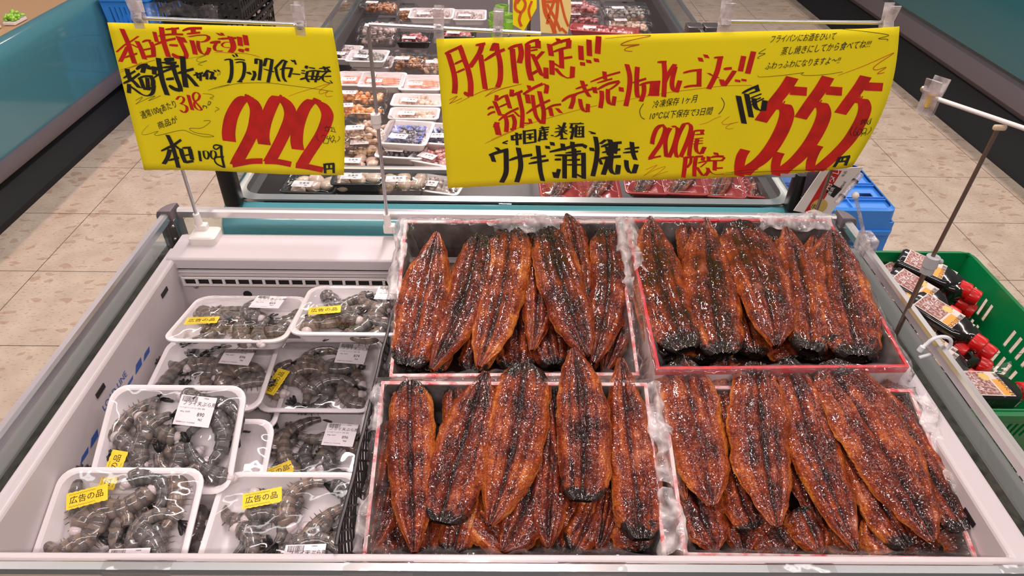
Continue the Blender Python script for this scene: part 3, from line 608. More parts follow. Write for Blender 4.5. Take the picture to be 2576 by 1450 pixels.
# ================================================================== PRAWNS
def prawn(kind):
    root = thing('prawn', 'raw striped prawn', 'prawn')
    bend = (2.0, 2.9, 1.1, 2.5)[kind]; L = .116; n = 49; rr = L/bend
    def cen(s):
        a = s*bend - bend/2; return V((rr*math.sin(a), rr*(math.cos(bend/2)-math.cos(a))*-1 - 0, 0))
    def rad(s): return .0182*(1-.58*s**1.3)*(min(1, .62+s*6))
    loops = []; uv = []
    m = 12
    for i in range(n+1):
        s = i/n; c = cen(s); d = (cen(min(1, s+.01))-cen(max(0, s-.01))).normalized(); a = V((0, 0, 1)); b_ = d.cross(a)
        r_ = rad(s)*(1+.13*((s*6) % 1)-.05)
        loops.append([c + b_*r_*math.cos(t)*1.0 + a*(r_*math.sin(t)*.85+.010) for t in (2*math.pi*k/m for k in range(m))])
    b = MB().loft(loops, True, True); o = b.build('shell', M['prawn'], root)
    uvl = o.data.uv_layers.new(name='map')
    for lp in o.data.loops: uvl.data[lp.index].uv = (min(.999, (lp.vertex_index//m)/n), 0)
    c0 = cen(0); d0 = (cen(.03)-c0).normalized()
    MB().ball(c0-d0*.002+V((0, 0, .008)), (.0112, .0118, .0100), 10, 8).ball(c0-d0*.011+V((.002, .002, .006)), (.008, .009, .0065), 8, 6).build('head_end_meat', M['prawn_meat'], root)
    c1 = cen(1); d1 = (c1-cen(.97)).normalized(); s1 = d1.cross(V((0, 0, 1)))
    b = MB()
    for k, an in enumerate((-.5, -.18, .18, .5)):
        dd = d1*math.cos(an)+s1*math.sin(an); nn = dd.cross(V((0, 0, 1))); z0 = .007+.002*(k % 2)
        b.add([c1+V((0, 0, z0))-d1*.003, c1+dd*.012+nn*.0038+V((0, 0, z0+.001)), c1+dd*.024+nn*.003+V((0, 0, z0-.001)), c1+dd*.027+V((0, 0, z0)), c1+dd*.024-nn*.003+V((0, 0, z0-.001)), c1+dd*.012-nn*.0038+V((0, 0, z0+.001)), c1+dd*.015+V((0, 0, z0+.0035))], [(0, 1, 6), (1, 2, 6), (2, 3, 6), (3, 4, 6), (4, 5, 6), (5, 0, 6)])
    b.build('tail_fan', M['prawn_tail'], root, solid=.001)
    b = MB()
    for k in range(9):
        s = .12+.07*k; c = cen(s); d = (cen(s+.01)-cen(s-.01)).normalized(); inn = V((0, 0, 1)).cross(d); e = c+inn*(rad(s)+.009)+d*.005*R.uniform(-1, 1)
        b.tube([c+inn*rad(s)*.8+V((0, 0, .006)), (c+e)/2+V((0, 0, .007)), e+V((0, 0, .004))], [.0016, .0013, .0004], 5)
    b.build('swimming_legs', M['prawn_leg'], root)
    return root
PRAWNS = [prawn(k) for k in range(4)]; used = [0]*4
def put_prawn(mw, label, group):
    k = R.randrange(4)
    if used[k] == 0: o = PRAWNS[k]
    else: o = copy_tree(PRAWNS[k])
    used[k] = 1
    o.matrix_world = mw; o['label'] = label; o['group'] = group
    return o
TRAY_MESH = {}
def tray_mesh(w_, d_, h, key, r=.028):
    if key not in TRAY_MESH:
        lo = [rrect(0, 0, w_/2-.022, d_/2-.022, r*.6, -h, 5), rrect(0, 0, w_/2-.014, d_/2-.014, r*.8, -h+.004, 5), rrect(0, 0, w_/2-.006, d_/2-.006, r, -.006, 5), rrect(0, 0, w_/2, d_/2, r, -.004, 5), rrect(0, 0, w_/2, d_/2, r, -.001, 5), rrect(0, 0, w_/2-.003, d_/2-.003, r, .0005, 5),
              rrect(0, 0, w_/2-.009, d_/2-.009, r*.9, -.001, 5), rrect(0, 0, w_/2-.013, d_/2-.013, r*.8, -.008, 5), rrect(0, 0, w_/2-.021, d_/2-.021, r*.7, -h+.006, 5), rrect(0, 0, w_/2-.026, d_/2-.026, r*.6, -h+.003, 5)]
        TRAY_MESH[key] = MB().loft(lo, True, True)
    return TRAY_MESH[key]
def wrap_mesh(w_, d_, bulge, seed):
    def fn(a, c):
        u, v = a*2-1, c*2-1; e = (1-abs(u)**2.6)*(1-abs(v)**2.6)
        z = .0012 + bulge*e + .0026*e*noise.noise(V((u*2.6+seed, v*2.6, seed))) + .0012*(e**.3)*noise.noise(V((u*8+seed, v*8, 3)))
        k = (abs(u)**6+abs(v)**6)
        return V((u*(w_/2-.002)*(1-.035*k), v*(d_/2-.002)*(1-.045*k), z))
    return MB().grid(fn, 28, 24)
def price_label(parent, mw, big, w_=.062, h_=.044, rows=True):
    """small white price label; mw maps its lower-left corner frame"""
    st = MB().add([(0, 0, 0), (w_, 0, 0), (w_, h_, 0), (0, h_, 0)], [(0, 1, 2, 3)]); o = st.build('price_label', M['white_st'], parent, smooth=False, xf=mw)
    k = w_/.062
    def T_(s, size, x, y, sx=1, rot=0, nm='label_text'):
        q = text(s, size*k, M['black_ink'], o, mw @ Matrix.Translation((x*k, y*h_/.044, .0004)) @ Matrix.Rotation(rot, 4, 'Z'), nm, sx=sx); return q
    return o, T_
def prawn_tray(i, lab, back, front, weight, sticker, full=True, price=None, under=False, w_=.228, d_=.178):
    (bx, by, bz), (fx, fy, fz) = back, front
    Bp = V(back); Fp = V(front); c = (Bp+Fp)/2; ey = (Bp-Fp).normalized(); ex = V((1, 0, 0)); en = ex.cross(ey)
    mw = frame_matrix(c, ex, ey)
    t = thing('prawn_tray', lab, 'food tray', (0, 0, 0), 'foam trays of raw prawns')
    tray_mesh(w_, d_, .030, 'prawn').build('foam_tray', M['foam'], t)
    wrap_mesh(w_, d_, .009, i*3.1).build('cling_wrap', M['wrap'], t)
    if price:
        (lx, ly, rot) = price[0]; lm = Matrix.Translation((lx, ly, .0105)) @ Matrix.Rotation(rot, 4, 'Z')
        o, T_ = price_label(t, lm, None, .060, .050)
        T_('フライ天ぷら用', .0084, .006, .030, 1.0, 0); T_('ベトナム産ブラックタイガー 解凍・養殖', .0024, .003, .025)
        T_(price[1], .0095, .036, .0145, .9); T_('26.7.17', .0036, .040, .044); T_(price[2], .0052, .040, .0085, .9); T_('%dg  222円' % weight, .0034, .006, .019); T_('保存温度 4℃以下  加工者 鮮魚部', .0022, .004, .004); T_('消費期限', .0022, .040, .0405)
        b = MB(); x = .004
        for q in range(18):
            wd = R.choice((.0004, .0008)); b.add([(x, .0395, .0004), (x+wd, .0395, .0004), (x+wd, .0485, .0004), (x, .0485, .0004)], [(0, 1, 2, 3)]); x += wd+R.choice((.0005, .0009))
        b.build('barcode', M['black_ink'], o, smooth=False, xf=lm)
    if sticker:
        lx, ly, rot = sticker; lm = Matrix.Translation((lx, ly, .0108)) @ Matrix.Rotation(rot, 4, 'Z')
        pts = [(0, 0, 0)]; nz_ = 14
        top_ = [(x*.060/nz_, .025+(.0009 if x % 2 else 0), 0) for x in range(nz_+1)]; bot = [(x*.060/nz_, (-.0009 if x % 2 else 0), 0) for x in range(nz_+1)]
        o = MB().add(bot+top_[::-1], [tuple(range(2*nz_+2))]).build('offer_sticker', M['yellow_st'], t, smooth=False, xf=lm)
        text('広告の品', .0125, M['black_ink'], o, lm @ Matrix.Translation((.0045, .0085, .0004)), 'sticker_text', sx=1.0)
        text('⌒⌒⌒⌒⌒⌒⌒⌒⌒', .0050, M['black_ink'], o, lm @ Matrix.Translation((.004, .0200, .0004)), 'sticker_text'); text('⌒⌒⌒⌒⌒⌒⌒⌒⌒', .0050, M['black_ink'], o, lm @ Matrix.Translation((.004, .0015, .0004)), 'sticker_text')
    t.matrix_world = mw
    spots = [(-.062, .038), (-.020, .042), (.024, .040), (.064, .036), (-.066, .000), (-.024, -.004), (.020, .002), (.064, -.004), (-.056, -.038), (-.012, -.040), (.030, -.038), (.064, -.038)]
    if under: spots = spots[2::3]
    for q, (x, y) in enumerate(spots):
        x += R.uniform(-.008, .008); y += R.uniform(-.006, .006); z = -.025 + .0055*((q*7) % 3)
        m_ = mw @ Matrix.Translation((x, y, z)) @ Matrix.Rotation(R.uniform(0, 6.28), 4, 'Z') @ Matrix.Rotation(R.uniform(-.22, .22), 4, 'X') @ Matrix.Scale(R.uniform(.80, .95), 4)
        put_prawn(m_, 'raw striped prawn in the %s' % lab.split(',')[0].replace('white foam tray of raw prawns', 'prawn tray'), 'raw prawns in the %s' % lab.split(',')[0].replace('white foam tray of raw prawns', 'prawn tray'))
    return t
TR = 'white foam tray of raw prawns '
def Y_(n, z): return n*(H-z)
prawn_tray(1, TR+'at the back left by the air grille', (-.518, 1.085, .812), (-.513, .925, .842), 404, (-.086, -.048, 1.75-3.14+1.5), price=((.012, .020, -.05), '893', '964'))
prawn_tray(2, TR+'at the back against the eel box', (-.288, 1.095, .835), (-.280, .925, .858), 396, (-.085, -.040, 1.95-3.14+1.35), price=((.028, .020, -.05), '880', '950'))
prawn_tray(3, TR+'second from the back on the left', (-.567, 1.022, .752), (-.565, .85, .735), 404, None, price=((.010, .015, -.10), '896', '968'))
prawn_tray(4, TR+'second from the back on the right', (-.362, 1.045, .733), (-.362, .875, .705), 394, (-.080, -.06, 1.25), price=((.022, .020, -.08), '874', '944'))
prawn_tray(5, TR+'third from the back on the left', (-.540, .800, .848), (-.552, .645, .768), 401, (-.064, -.085, 1.42), price=((.006, .020, -.10), '890', '962'))
prawn_tray(6, TR+'third from the back on the right', (-.372, .905, .668), (-.372, .732, .650), 404, (-.06, -.080, .5), price=((.030, .004, -.07), '896', '968'))
prawn_tray(7, TR+'at the front left against the case wall', (-.580, .665, .800), (-.582, .506, .738), 398, (-.078, .020, .28), price=((.006, -.085, .04), '884', '955'))
prawn_tray(8, TR+'at the front right beside the black netting', (-.340, .683, .770), (-.342, .512, .740), 400, (-.062, .020, .22), price=((.020, -.085, .04), '888', '959'))
for i, (lab, bk, ft) in enumerate((('hidden under the third tray on the left', (-.500, .780, .785), (-.512, .62, .722)), ('hidden under the front left tray', (-.545, .650, .742), (-.548, .50, .690)), ('hidden below the second tray on the left', (-.545, 1.01, .705), (-.545, .84, .690)))):
    prawn_tray(20+i, TR+lab, bk, ft, 400, None, under=True)
# foam packing under the trays, black netting beside them
pk = [(-.62, .52, .70), (-.40, .52, .70)]
for nm, x0, x1, y0, y1, z in (('front left prawn trays', -.685, -.47, .51, .66, .652), ('front right prawn trays', -.455, -.235, .51, .69, .706), ('third left prawn trays', -.66, -.44, .67, .78, .685), ('third right prawn trays', -.455, -.27, .72, .90, .614), ('back left prawn trays', -.66, -.46, .84, 1.06, .655), ('back right prawn trays', -.45, -.25, .91, 1.06, .67)):
    tag(MB().box((x0, y0, .551), (x1, y1, z)).build('foam_block', M['foam'], smooth=False, bevel=.004), 'white foam block below the %s' % nm, 'foam block')
def net(a, c): return V((-.216+.004*noise.noise(V((c*9, a*9, 0)))+.01*(a-.5), .50+.60*a, .56+.30*c))
b = MB(); NU, NV = 60, 22
for s in (1, -1):
    for k in range(-NV, NU+1, 2):
        pts = [net((k+q)/NU if s > 0 else (k+NV-q)/NU, q/NV) for q in range(NV+1) if 0 <= ((k+q) if s > 0 else (k+NV-q)) <= NU]
        if len(pts) > 2: b.tube(pts, .0022, 4)
b.tube([net(q/NU, 1) for q in range(NU+1)], .003, 6)
tag(b.build('plastic_netting', M['black']), 'black plastic netting divider between the prawn trays and eel boxes', 'netting')
# ================================================================== HANGING SIGNS
def cr(pts, sub=6):
    P = [V(p) for p in pts]; out = []
    for i in range(len(P)-1):
        p0, p1, p2, p3 = P[max(i-1, 0)], P[i], P[i+1], P[min(i+2, len(P)-1)]
        for k in range(sub):
            t = k/sub; out.append(.5*((2*p1)+(p2-p0)*t+(2*p0-5*p1+4*p2-p3)*t*t+(3*p1-p0-3*p2+p3)*t**3))
    return out+[P[-1]]
INK = {}
def ink(sign, x0, y0, sc_, data, nibang=-8):
    """strokes in a zoomed crop's own coordinates: colour, pen width, points; c = smooth curve, t = thin pen"""
    for ln in data.strip().split('\n'):
        for item in ln.split(';'):
            tk = item.split()
            if not tk: continue
            smooth = 'c' in tk[0]; thin = 't' in tk[0]; num = 'n' in tk[0]; key = 'r' if 'r' in tk[0] else ('o' if 'o' in tk[0] else 'b')
            W = float(tk[1]); pts = [tuple(map(float, q.split(','))) for q in tk[2:]]
            if smooth or thin or (len(pts) > 2): P = cr(pts)
            else: P = [V(pts[0]), V(pts[1])]
            if len(P) == 2 and (P[1]-P[0]).length > 30: P = [P[0]+(P[1]-P[0])*k/4 for k in range(5)]
            hor = abs(pts[-1][1]-pts[0][1]) < .62*abs(pts[-1][0]-pts[0][0]) and W <= 62 and not smooth
            nib = V((math.cos(math.radians(nibang)), -math.sin(math.radians(nibang))))
            if num: nib = V((math.cos(math.radians(-14)), -math.sin(math.radians(-14))))
            if num and W > 190: nib = V((1, .12)).normalized()
            quads = []
            for i in range(len(P)-1):
                p, q = P[i], P[i+1]; d = (q-p)
                if d.length < 1e-6: continue
                nn = V((-d.y, d.x)).normalized()
                if thin or hor:
                    f0 = .55+.45*min(1, i/max(1, (len(P)-1))*4) if hor else 1; f1 = .55+.45*min(1, (i+1)/max(1, (len(P)-1))*4) if hor else 1
                    quads.append((p-nn*W*f0/2-d*.04, p+nn*W*f0/2-d*.04, q+nn*W*f1/2+d*.04, q-nn*W*f1/2+d*.04))
                else:
                    m_ = W*(.44 if num else .26)/2; t_ = nib*W/2*(1 if num else .97)
                    if t_.dot(nn) < 0: nn = -nn
                    off = nn*max(m_, t_.dot(nn)*.0) if abs(t_.dot(nn)) < m_ else nn*0
                    if off.length > 0: quads.append((p-nn*m_, p+nn*m_, q+nn*m_, q-nn*m_)); quads.append((p-t_, p+t_, q+t_, q-t_))
                    else: quads.append((p-t_, p+t_, q+t_, q-t_))
            INK.setdefault((sign, key), []).append([[(x0+c.x/sc_, y0+c.y/sc_) for c in qd] for qd in quads])
# ---- left sign
ink(1, 280, 60, 7.1556, '''
r 100 180,95 225,200 290,350 350,540 412,722;r 44 85,515 230,385 330,330 478,228;r 85 285,420 215,560 150,690;r 34 215,618 455,540;r 70 350,370 480,440
r 95 450,315 520,450 592,645;r 36 545,335 620,305 705,310;r 92 700,325 742,430 755,580;r 30 545,480 700,450;r 42 585,600 792,578
r 78 765,150 812,330;r 100 893,65 915,240 955,400 1025,600;r 32 840,225 1050,195 1285,196;r 40 770,385 960,310 1150,270;r 34 960,105 1090,95 1212,84;r 95 1115,75 1125,190;rc 92 1190,230 1250,350 1315,480 1345,560 1325,630;r 60 1085,545 1180,600 1320,618;r 40 1035,385 1190,395
r 44 1272,130 1400,88 1622,84;r 100 1455,80 1478,175;r 34 1350,186 1590,160;r 92 1262,245 1325,340;rc 70 1385,238 1560,210 1710,212 1745,262 1690,315 1600,332;r 95 1440,300 1480,430 1508,555;rc 70 1555,310 1565,430 1620,530 1700,560;r 78 1700,560 1745,490 1755,430
r 44 1770,345 1880,330 1960,332;rc 62 1890,340 1850,420 1870,480 1930,492 2000,492;r 70 1900,170 1965,215;r 62 1975,165 2010,215
r 34 1915,275 2245,258;rc 110 2130,230 2180,340 2190,440 2140,515;rc 40 2130,335 2040,335 1985,380 2030,425 2130,430;r 100 2300,238 2322,400;r 98 2400,208 2432,388;r 55 2280,470 2385,492;r 55 2400,462 2475,470
b 95 272,815 300,930 345,1045;b 40 208,985 330,910 425,852;b 44 205,1080 350,1010 505,900;bc 92 345,1000 420,1070 500,1160;b 78 310,1090 308,1255;bc 78 300,1110 420,1190 540,1275 660,1300 740,1240 762,1110
b 60 440,825 530,765 650,745;b 90 640,745 680,825;b 90 585,780 555,885;b 82 515,990 580,1170;b 80 640,975 660,1200;bc 88 700,955 745,1020 745,1130;b 38 470,995 590,950 745,950;b 46 570,1180 780,1150;b 90 765,795 770,915;b 60 700,790 840,815
b 100 840,618 870,800 905,980 945,1120 1005,1285;b 40 745,985 900,880 1050,820 1150,790;b 62 945,645 1125,640;b 110 1010,620 1030,740;b 38 900,700 1170,700;b 90 1100,700 1130,790;b 40 915,790 1210,760;bc 88 1090,720 1165,950 1235,1130 1245,1215;b 62 1035,1110 1140,1175 1240,1195;b 48 980,1000 1122,985
b 105 1280,590 1300,850 1320,1000 1342,1142;b 48 1190,890 1340,850 1480,812;b 90 1345,900 1440,1000 1545,1125
b 32 1475,925 1650,880;b 48 1530,870 1562,985;b 48 1605,905 1605,1025;b 60 1740,830 1655,950;b 52 1722,890 1722,1000;b 32 1750,860 1855,885;b 62 1825,890 1790,1000;b 50 1800,940 1885,990;b 46 1855,830 1882,865;b 46 1915,825 1945,862;bt 7 1922,890 1914,935;bt 7 1962,872 1948,922
ot 8 150,842 390,765 545,700;ot 8 150,882 430,765 780,655;bt 5 1380,627 1540,600 1690,570 1560,620 1530,660 1590,690 1718,665 1600,710 1560,735 1640,750;bt 6 1740,1196 1900,1140''')
ink(1, 540, 120, 8.05, '''
b 26 190,255 260,238 335,238;bc 76 330,240 345,430 330,600 282,712;b 46 362,145 400,192;b 46 425,125 455,182;b 22 395,245 500,238 610,256;b 26 420,305 510,290 600,300;bc 72 592,300 602,430 570,590 500,690;b 24 450,685 560,690
b 34 640,500 735,532;b 42 695,490 740,540;bc 72 790,470 812,550 760,662;b 70 835,228 832,330;b 26 820,225 960,258;bc 72 935,262 925,450 900,660;b 70 1040,222 1000,375;b 26 1030,215 1190,255;bc 70 1160,250 1125,480 1080,702;b 22 985,430 1200,490
b 60 1380,250 1300,335 1215,425;bc 62 1235,410 1262,560 1310,682;b 26 1372,248 1475,290;bc 62 1435,280 1385,430 1390,600 1445,690;b 30 1315,445 1440,415 1580,425;b 60 1560,430 1505,602;b 52 1550,250 1592,295;b 44 1608,250 1640,345;b 24 1565,530 1730,545
b 60 1820,390 1885,402;b 22 1750,465 1830,475;b 22 1745,515 1830,525;b 36 1725,645 1830,618;b 24 1900,405 2030,425;b 28 1860,490 2010,470 2180,490;bc 58 1880,480 1852,600 1905,700;b 52 1995,490 1965,650;b 55 2095,490 2035,705;b 22 1850,580 2150,592;b 22 1890,645 2110,655
b 26 2105,430 2330,400;b 52 2205,385 2235,470;b 62 2235,400 2315,470;b 26 2120,490 2350,488;b 44 2295,465 2200,560 2105,655;bc 46 2190,560 2190,660 2280,712 2385,725;b 24 2215,590 2355,585;b 30 2330,670 2380,725
ot 8 1495,985 1740,900 1985,830 2325,735 2180,830 2110,905 2150,945 2290,890 2245,935 2245,985 2290,1000 2385,992;bt 7 0,830 400,735 700,712 1100,715 1500,765 1980,830 2390,895;bt 8 50,795 300,745;rt 7 0,98 450,112 700,135 915,192''')
ink(1, 340, 220, 6.904, '''
rc 46 715,215 760,160 820,165 845,210 825,260 785,285;rc 56 790,285 880,320 900,390 850,440 785,395;r 66 920,132 955,260 995,392;rc 44 1120,130 1060,82 1005,130 1020,220 1100,310 1155,380 1110,395 1040,340 1030,260 1100,205 1122,135
b 82 558,828 640,1000 700,1200 752,1398;b 44 445,1110 590,1040 670,1000 798,908;b 82 600,1080 560,1220 490,1338;b 36 575,1272 760,1222;b 70 680,1000 770,1075;b 88 790,1060 830,1200 882,1312;b 36 820,1050 970,1042;b 80 950,1060 995,1250;b 28 860,1180 965,1160;b 44 870,1302 1015,1272
b 50 1115,1095 1142,1275;bc 38 1190,1095 1205,1190 1250,1240 1285,1180 1262,1105 1200,1095;bc 38 1330,1090 1320,1180 1370,1240 1412,1170 1390,1100 1335,1088;bt 24 1500,1005 1400,990 1365,1030 1420,1065 1500,1000;bc 46 1500,1000 1512,1180 1558,1380;bt 26 1560,1378 1430,1320 1385,1240 1430,1200 1550,1195
bt 6 230,655 110,790 160,832 390,765 330,820 420,832 810,742 1000,800 1200,850 1370,845 1290,815 1050,780 945,708 1150,700 1290,610 1300,570 1190,575;bt 6 1170,105 1300,115 1372,150 1300,182 1362,200;bt 6 1400,335 1462,370 1400,400 1400,428
bt 6 0,230 120,170 60,250 0,300;bt 6 0,300 200,200 340,152 230,235 440,145;b 14 1180,315 1185,355;bt 12 1180,312 1245,330 1240,360;bt 10 1280,240 1265,300 1300,290 1315,250 1270,240''')
ink(1, 540, 220, 6.303, '''
rnc 215 238,848 225,700 262,480 350,290 440,180 520,145;rnc 205 500,150 590,210 655,330 655,480 610,690 510,900 400,1100 345,1215;rt 88 290,1218 430,1190 600,1160 765,1158
rnc 205 795,900 770,760 800,560 880,340 955,190 1010,140;rnc 200 1000,140 1110,220 1185,340 1195,480 1120,690 1030,880 930,1070 870,1170;rt 88 800,1162 1000,1170 1215,1215
rnc 200 1325,985 1300,850 1320,620 1400,380 1490,250 1560,200;rnc 195 1550,205 1690,270 1775,400 1775,520 1700,720 1590,900 1470,1080 1400,1200;rt 88 1290,1228 1480,1258 1715,1312
b 44 1742,1212 1752,1365;b 30 1720,1222 1895,1215;b 42 1882,1215 1886,1366;b 32 1812,1222 1815,1300;b 22 1750,1300 1885,1292
bt 8 1725,650 1830,632;bt 8 1770,610 1745,700;bt 8 1790,630 1810,700 1760,690;bt 8 1830,650 1860,640 1850,700;bt 8 1830,700 1920,716;bt 8 1880,635 1900,700;bt 7 1635,740 1615,790 1655,860;bt 8 1690,800 1710,760 1755,790 1720,880 1785,890;bt 8 1790,775 1775,820 1840,810;bt 8 1830,765 1790,900;bt 8 1880,770 1835,830 1860,870 1895,800 1870,770;bt 7 1870,850 1860,890;bt 7 1865,852 1915,855 1910,890;bt 7 1960,780 1980,815 1940,865''')
# ---- right sign
ink(2, 1110, 80, 6.133, '''
rc 90 105,330 160,500 205,680 215,830 205,945;r 44 55,335 190,275 320,215;rc 92 292,230 360,430 420,600 455,800 450,985;r 56 350,930 440,980;r 34 205,492 320,440;r 32 232,625 360,568
r 84 632,180 585,330 440,545;r 40 530,205 680,178;r 86 605,345 640,600 680,880;r 70 825,175 775,290;r 86 850,170 868,330;r 48 665,440 840,330 980,268;rc 86 868,300 905,450 915,620 905,750 870,850
r 90 1095,255 1120,520 1152,790;r 44 1030,262 1140,215 1250,195;rc 88 1215,200 1235,330 1205,480;r 92 1335,190 1335,400 1350,580 1392,750;r 40 1290,200 1400,140 1510,125;r 90 1490,130 1495,250;r 26 1370,240 1490,235;r 26 1370,290 1485,270;r 62 1575,300 1510,370 1445,440;rc 78 1405,340 1480,500 1550,660 1640,700;r 82 1618,720 1615,550;r 46 1390,655 1480,602
r 78 1795,100 1830,170;r 86 1668,185 1700,370;r 44 1700,205 1830,150 1990,112;r 86 1970,120 1962,250;r 36 1730,305 1860,260 1995,228;r 80 1845,270 1855,400 1860,560;r 36 1870,410 2020,385;r 84 1705,440 1712,660;r 74 1680,450 1870,562;rc 70 1765,560 1850,660 1950,712 2030,695;r 80 2020,700 2028,535
r 86 2150,212 2162,432;r 86 2278,118 2288,370;r 92 2428,65 2412,335;r 82 2180,468 2182,522;r 84 2268,432 2284,482;r 84 2388,410 2402,465
ot 8 230,1104 500,970 700,890 910,848 800,900 675,997;ot 8 675,997 900,890 1240,805;ot 8 125,1045 250,985 125,1104;ot 8 125,1104 322,1015''')
ink(2, 1220, 180, 7.576, '''
r 40 50,715 110,672 170,678;r 40 48,826 120,780 195,762;r 105 200,1060 235,960;r 120 215,1000 262,1205;r 78 225,445 212,555;r 90 180,560 240,700 292,835;r 40 235,545 330,480 440,445;r 88 405,450 450,600 480,700;r 34 270,672 425,610;r 44 260,930 440,790 640,695;r 90 370,810 415,960 405,1150;r 38 420,862 550,820;rc 88 530,830 568,950 550,1105;r 40 480,1092 545,1110
r 90 515,340 505,470;r 50 480,462 600,420 715,368;rc 88 630,390 680,600 715,800 700,1075;r 60 560,760 660,860;r 92 720,985 870,985;r 70 850,900 880,990
r 84 830,262 860,340;r 54 725,432 930,310 1100,232;rc 90 1110,235 1175,260 1175,330 1160,418;r 100 800,430 832,605;rc 82 905,445 940,700 985,870 1085,1000;r 92 1035,375 1085,600 1122,780 1110,1000;r 46 788,800 1000,660 1240,545
r 86 1240,690 1275,852;r 40 1155,722 1300,650 1450,628;r 86 1370,702 1452,795
r 52 1465,572 1600,478 1745,440;rc 88 1685,445 1680,570 1630,712;r 88 1848,175 1900,330 1995,485;r 36 1728,332 1955,255;r 40 1600,480 1850,390 2130,310;rc 82 1812,525 1840,680 1900,765 1985,765;r 84 1960,770 1965,620;r 92 2075,300 2108,415
r 86 2275,0 2292,155;r 38 2010,200 2300,90 2576,10;r 34 2140,218 2425,138;r 50 2140,345 2350,235 2560,185;rc 56 2560,190 2500,260 2380,345;r 92 2222,368 2230,500 2202,700;rc 88 2345,335 2345,520 2380,620 2470,642;r 84 2445,650 2472,475
ot 8 0,470 300,330 690,238;ot 8 0,360 290,290;ot 8 120,1288 700,1050 1180,900 1800,730 2140,650''')
ink(2, 1540, 100, 6.779, '''
r 88 152,810 160,885;rc 88 250,415 300,620 290,850 232,1132;rc 86 430,460 418,650 420,880 440,985;r 38 348,732 578,662;r 40 465,775 600,730 820,712;rc 82 540,760 540,900 490,1052;r 90 690,740 665,935;r 110 765,722 745,935;r 36 610,938 800,938;
r 86 880,368 895,600 878,970;r 38 770,378 925,372;r 84 1070,412 960,580 885,740;rc 84 1075,450 1020,700 1035,840 1100,892;r 84 1090,890 1155,690;r 38 1208,560 1350,525 1525,505;r 86 1482,505 1476,790;r 36 1218,806 1340,780 1480,775
r 86 1495,300 1518,365;r 84 1585,248 1618,305;rc 90 1845,288 1790,520 1720,680 1640,830;r 34 1735,300 1890,290;r 70 1635,560 1720,610 1815,640;r 46 1898,492 2035,478;r 84 2085,520 1990,660 1900,780;r 92 1858,668 1892,775
r 94 2240,272 2182,530;r 96 2408,195 2305,570;r 96 2134,672 2136,712;r 92 2242,662 2242,698;ot 8 340,0 200,50 158,92 250,95 465,75 300,110 212,165 260,190 345,195;ot 7 80,1058 900,905 1300,850 1900,780 2375,770''')
ink(2, 1220, 300, 6.44, '''
b 74 185,450 262,532;b 78 108,568 148,682;b 50 65,572 290,508 378,488;bc 86 340,490 345,700 338,870 270,1020;b 86 538,460 572,640 575,800 515,1020;b 44 390,662 560,610 765,580;bc 80 858,432 880,640 900,850 938,1010;b 36 738,638 985,600;b 38 710,722 1028,670;b 82 1010,438 1022,485;b 80 1085,376 1100,432
b 80 1258,402 1275,512;b 80 1418,372 1418,480;b 48 1048,535 1300,480 1480,432 1600,425;b 56 1590,430 1650,462;b 86 1440,480 1452,700 1450,962;b 30 1305,556 1555,525;b 34 1130,592 1300,592 1500,590;b 80 1292,600 1290,970;b 32 1480,572 1632,566;b 80 1598,570 1602,975;b 30 1320,672 1540,665;b 26 1320,748 1570,748;b 36 1130,662 1235,660;b 92 1130,868 1155,962;b 70 1200,815 1165,955;b 30 1480,900 1600,960
b 80 1790,288 1820,480 1800,700 1748,932;b 84 1728,468 1740,522;b 58 1850,640 1890,740;b 62 1870,405 1960,335;b 92 2020,330 2065,450;b 42 1880,452 2040,400 2215,378;b 80 1980,450 2012,590;b 78 2120,400 2105,560;b 36 1900,545 2190,490;b 42 1870,642 2040,620 2200,605;b 92 2045,400 2042,640;bc 86 2000,640 1960,780 1918,905;bc 82 2045,640 2035,800 2080,888 2160,885;b 86 2148,880 2165,745
bc 80 2378,368 2400,550 2438,658;b 30 2262,486 2495,455;b 30 2240,546 2480,520;bc 78 2290,665 2300,780 2350,868 2430,862;b 84 2412,868 2455,730
b 52 440,260 446,340;b 50 512,215 522,420;b 22 420,268 600,242;b 22 425,335 600,312;b 40 572,240 575,322;b 50 635,180 640,400;b 22 610,200 820,170;b 42 812,165 818,370;b 18 660,250 780,236;b 20 670,300 790,290;b 46 728,232 732,332;b 24 620,395 830,368;b 50 928,118 955,192;b 20 880,152 1040,132;b 18 870,185 1030,166;bc 46 902,195 895,270 872,362;b 48 968,198 972,332;b 20 900,236 1030,206;b 18 920,272 1022,256;b 22 880,335 1012,325
b 18 1065,265 1112,270;b 50 1295,58 1230,245;b 42 1188,98 1235,142;b 20 1138,156 1320,130;b 20 1128,212 1335,190;b 18 1195,176 1300,165;bc 42 1232,190 1200,260 1130,290;b 44 1268,200 1330,250;b 46 1242,240 1250,322;b 22 1210,322 1332,320;b 42 1412,80 1388,152;b 18 1368,75 1600,76;bc 48 1432,130 1420,240 1395,330;b 20 1368,215 1450,200;b 44 1482,95 1470,292;b 44 1588,120 1588,290;b 18 1470,135 1610,125;b 26 1532,130 1530,262;b 15 1480,190 1600,190;b 15 1480,240 1600,236;b 22 1450,292 1612,292;b 22 1500,85 1560,65
b 20 280,378 372,345;b 18 280,378 362,392;b 18 1680,200 1795,236;b 22 1712,232 1795,238;ot 8 0,385 250,275 480,180''')
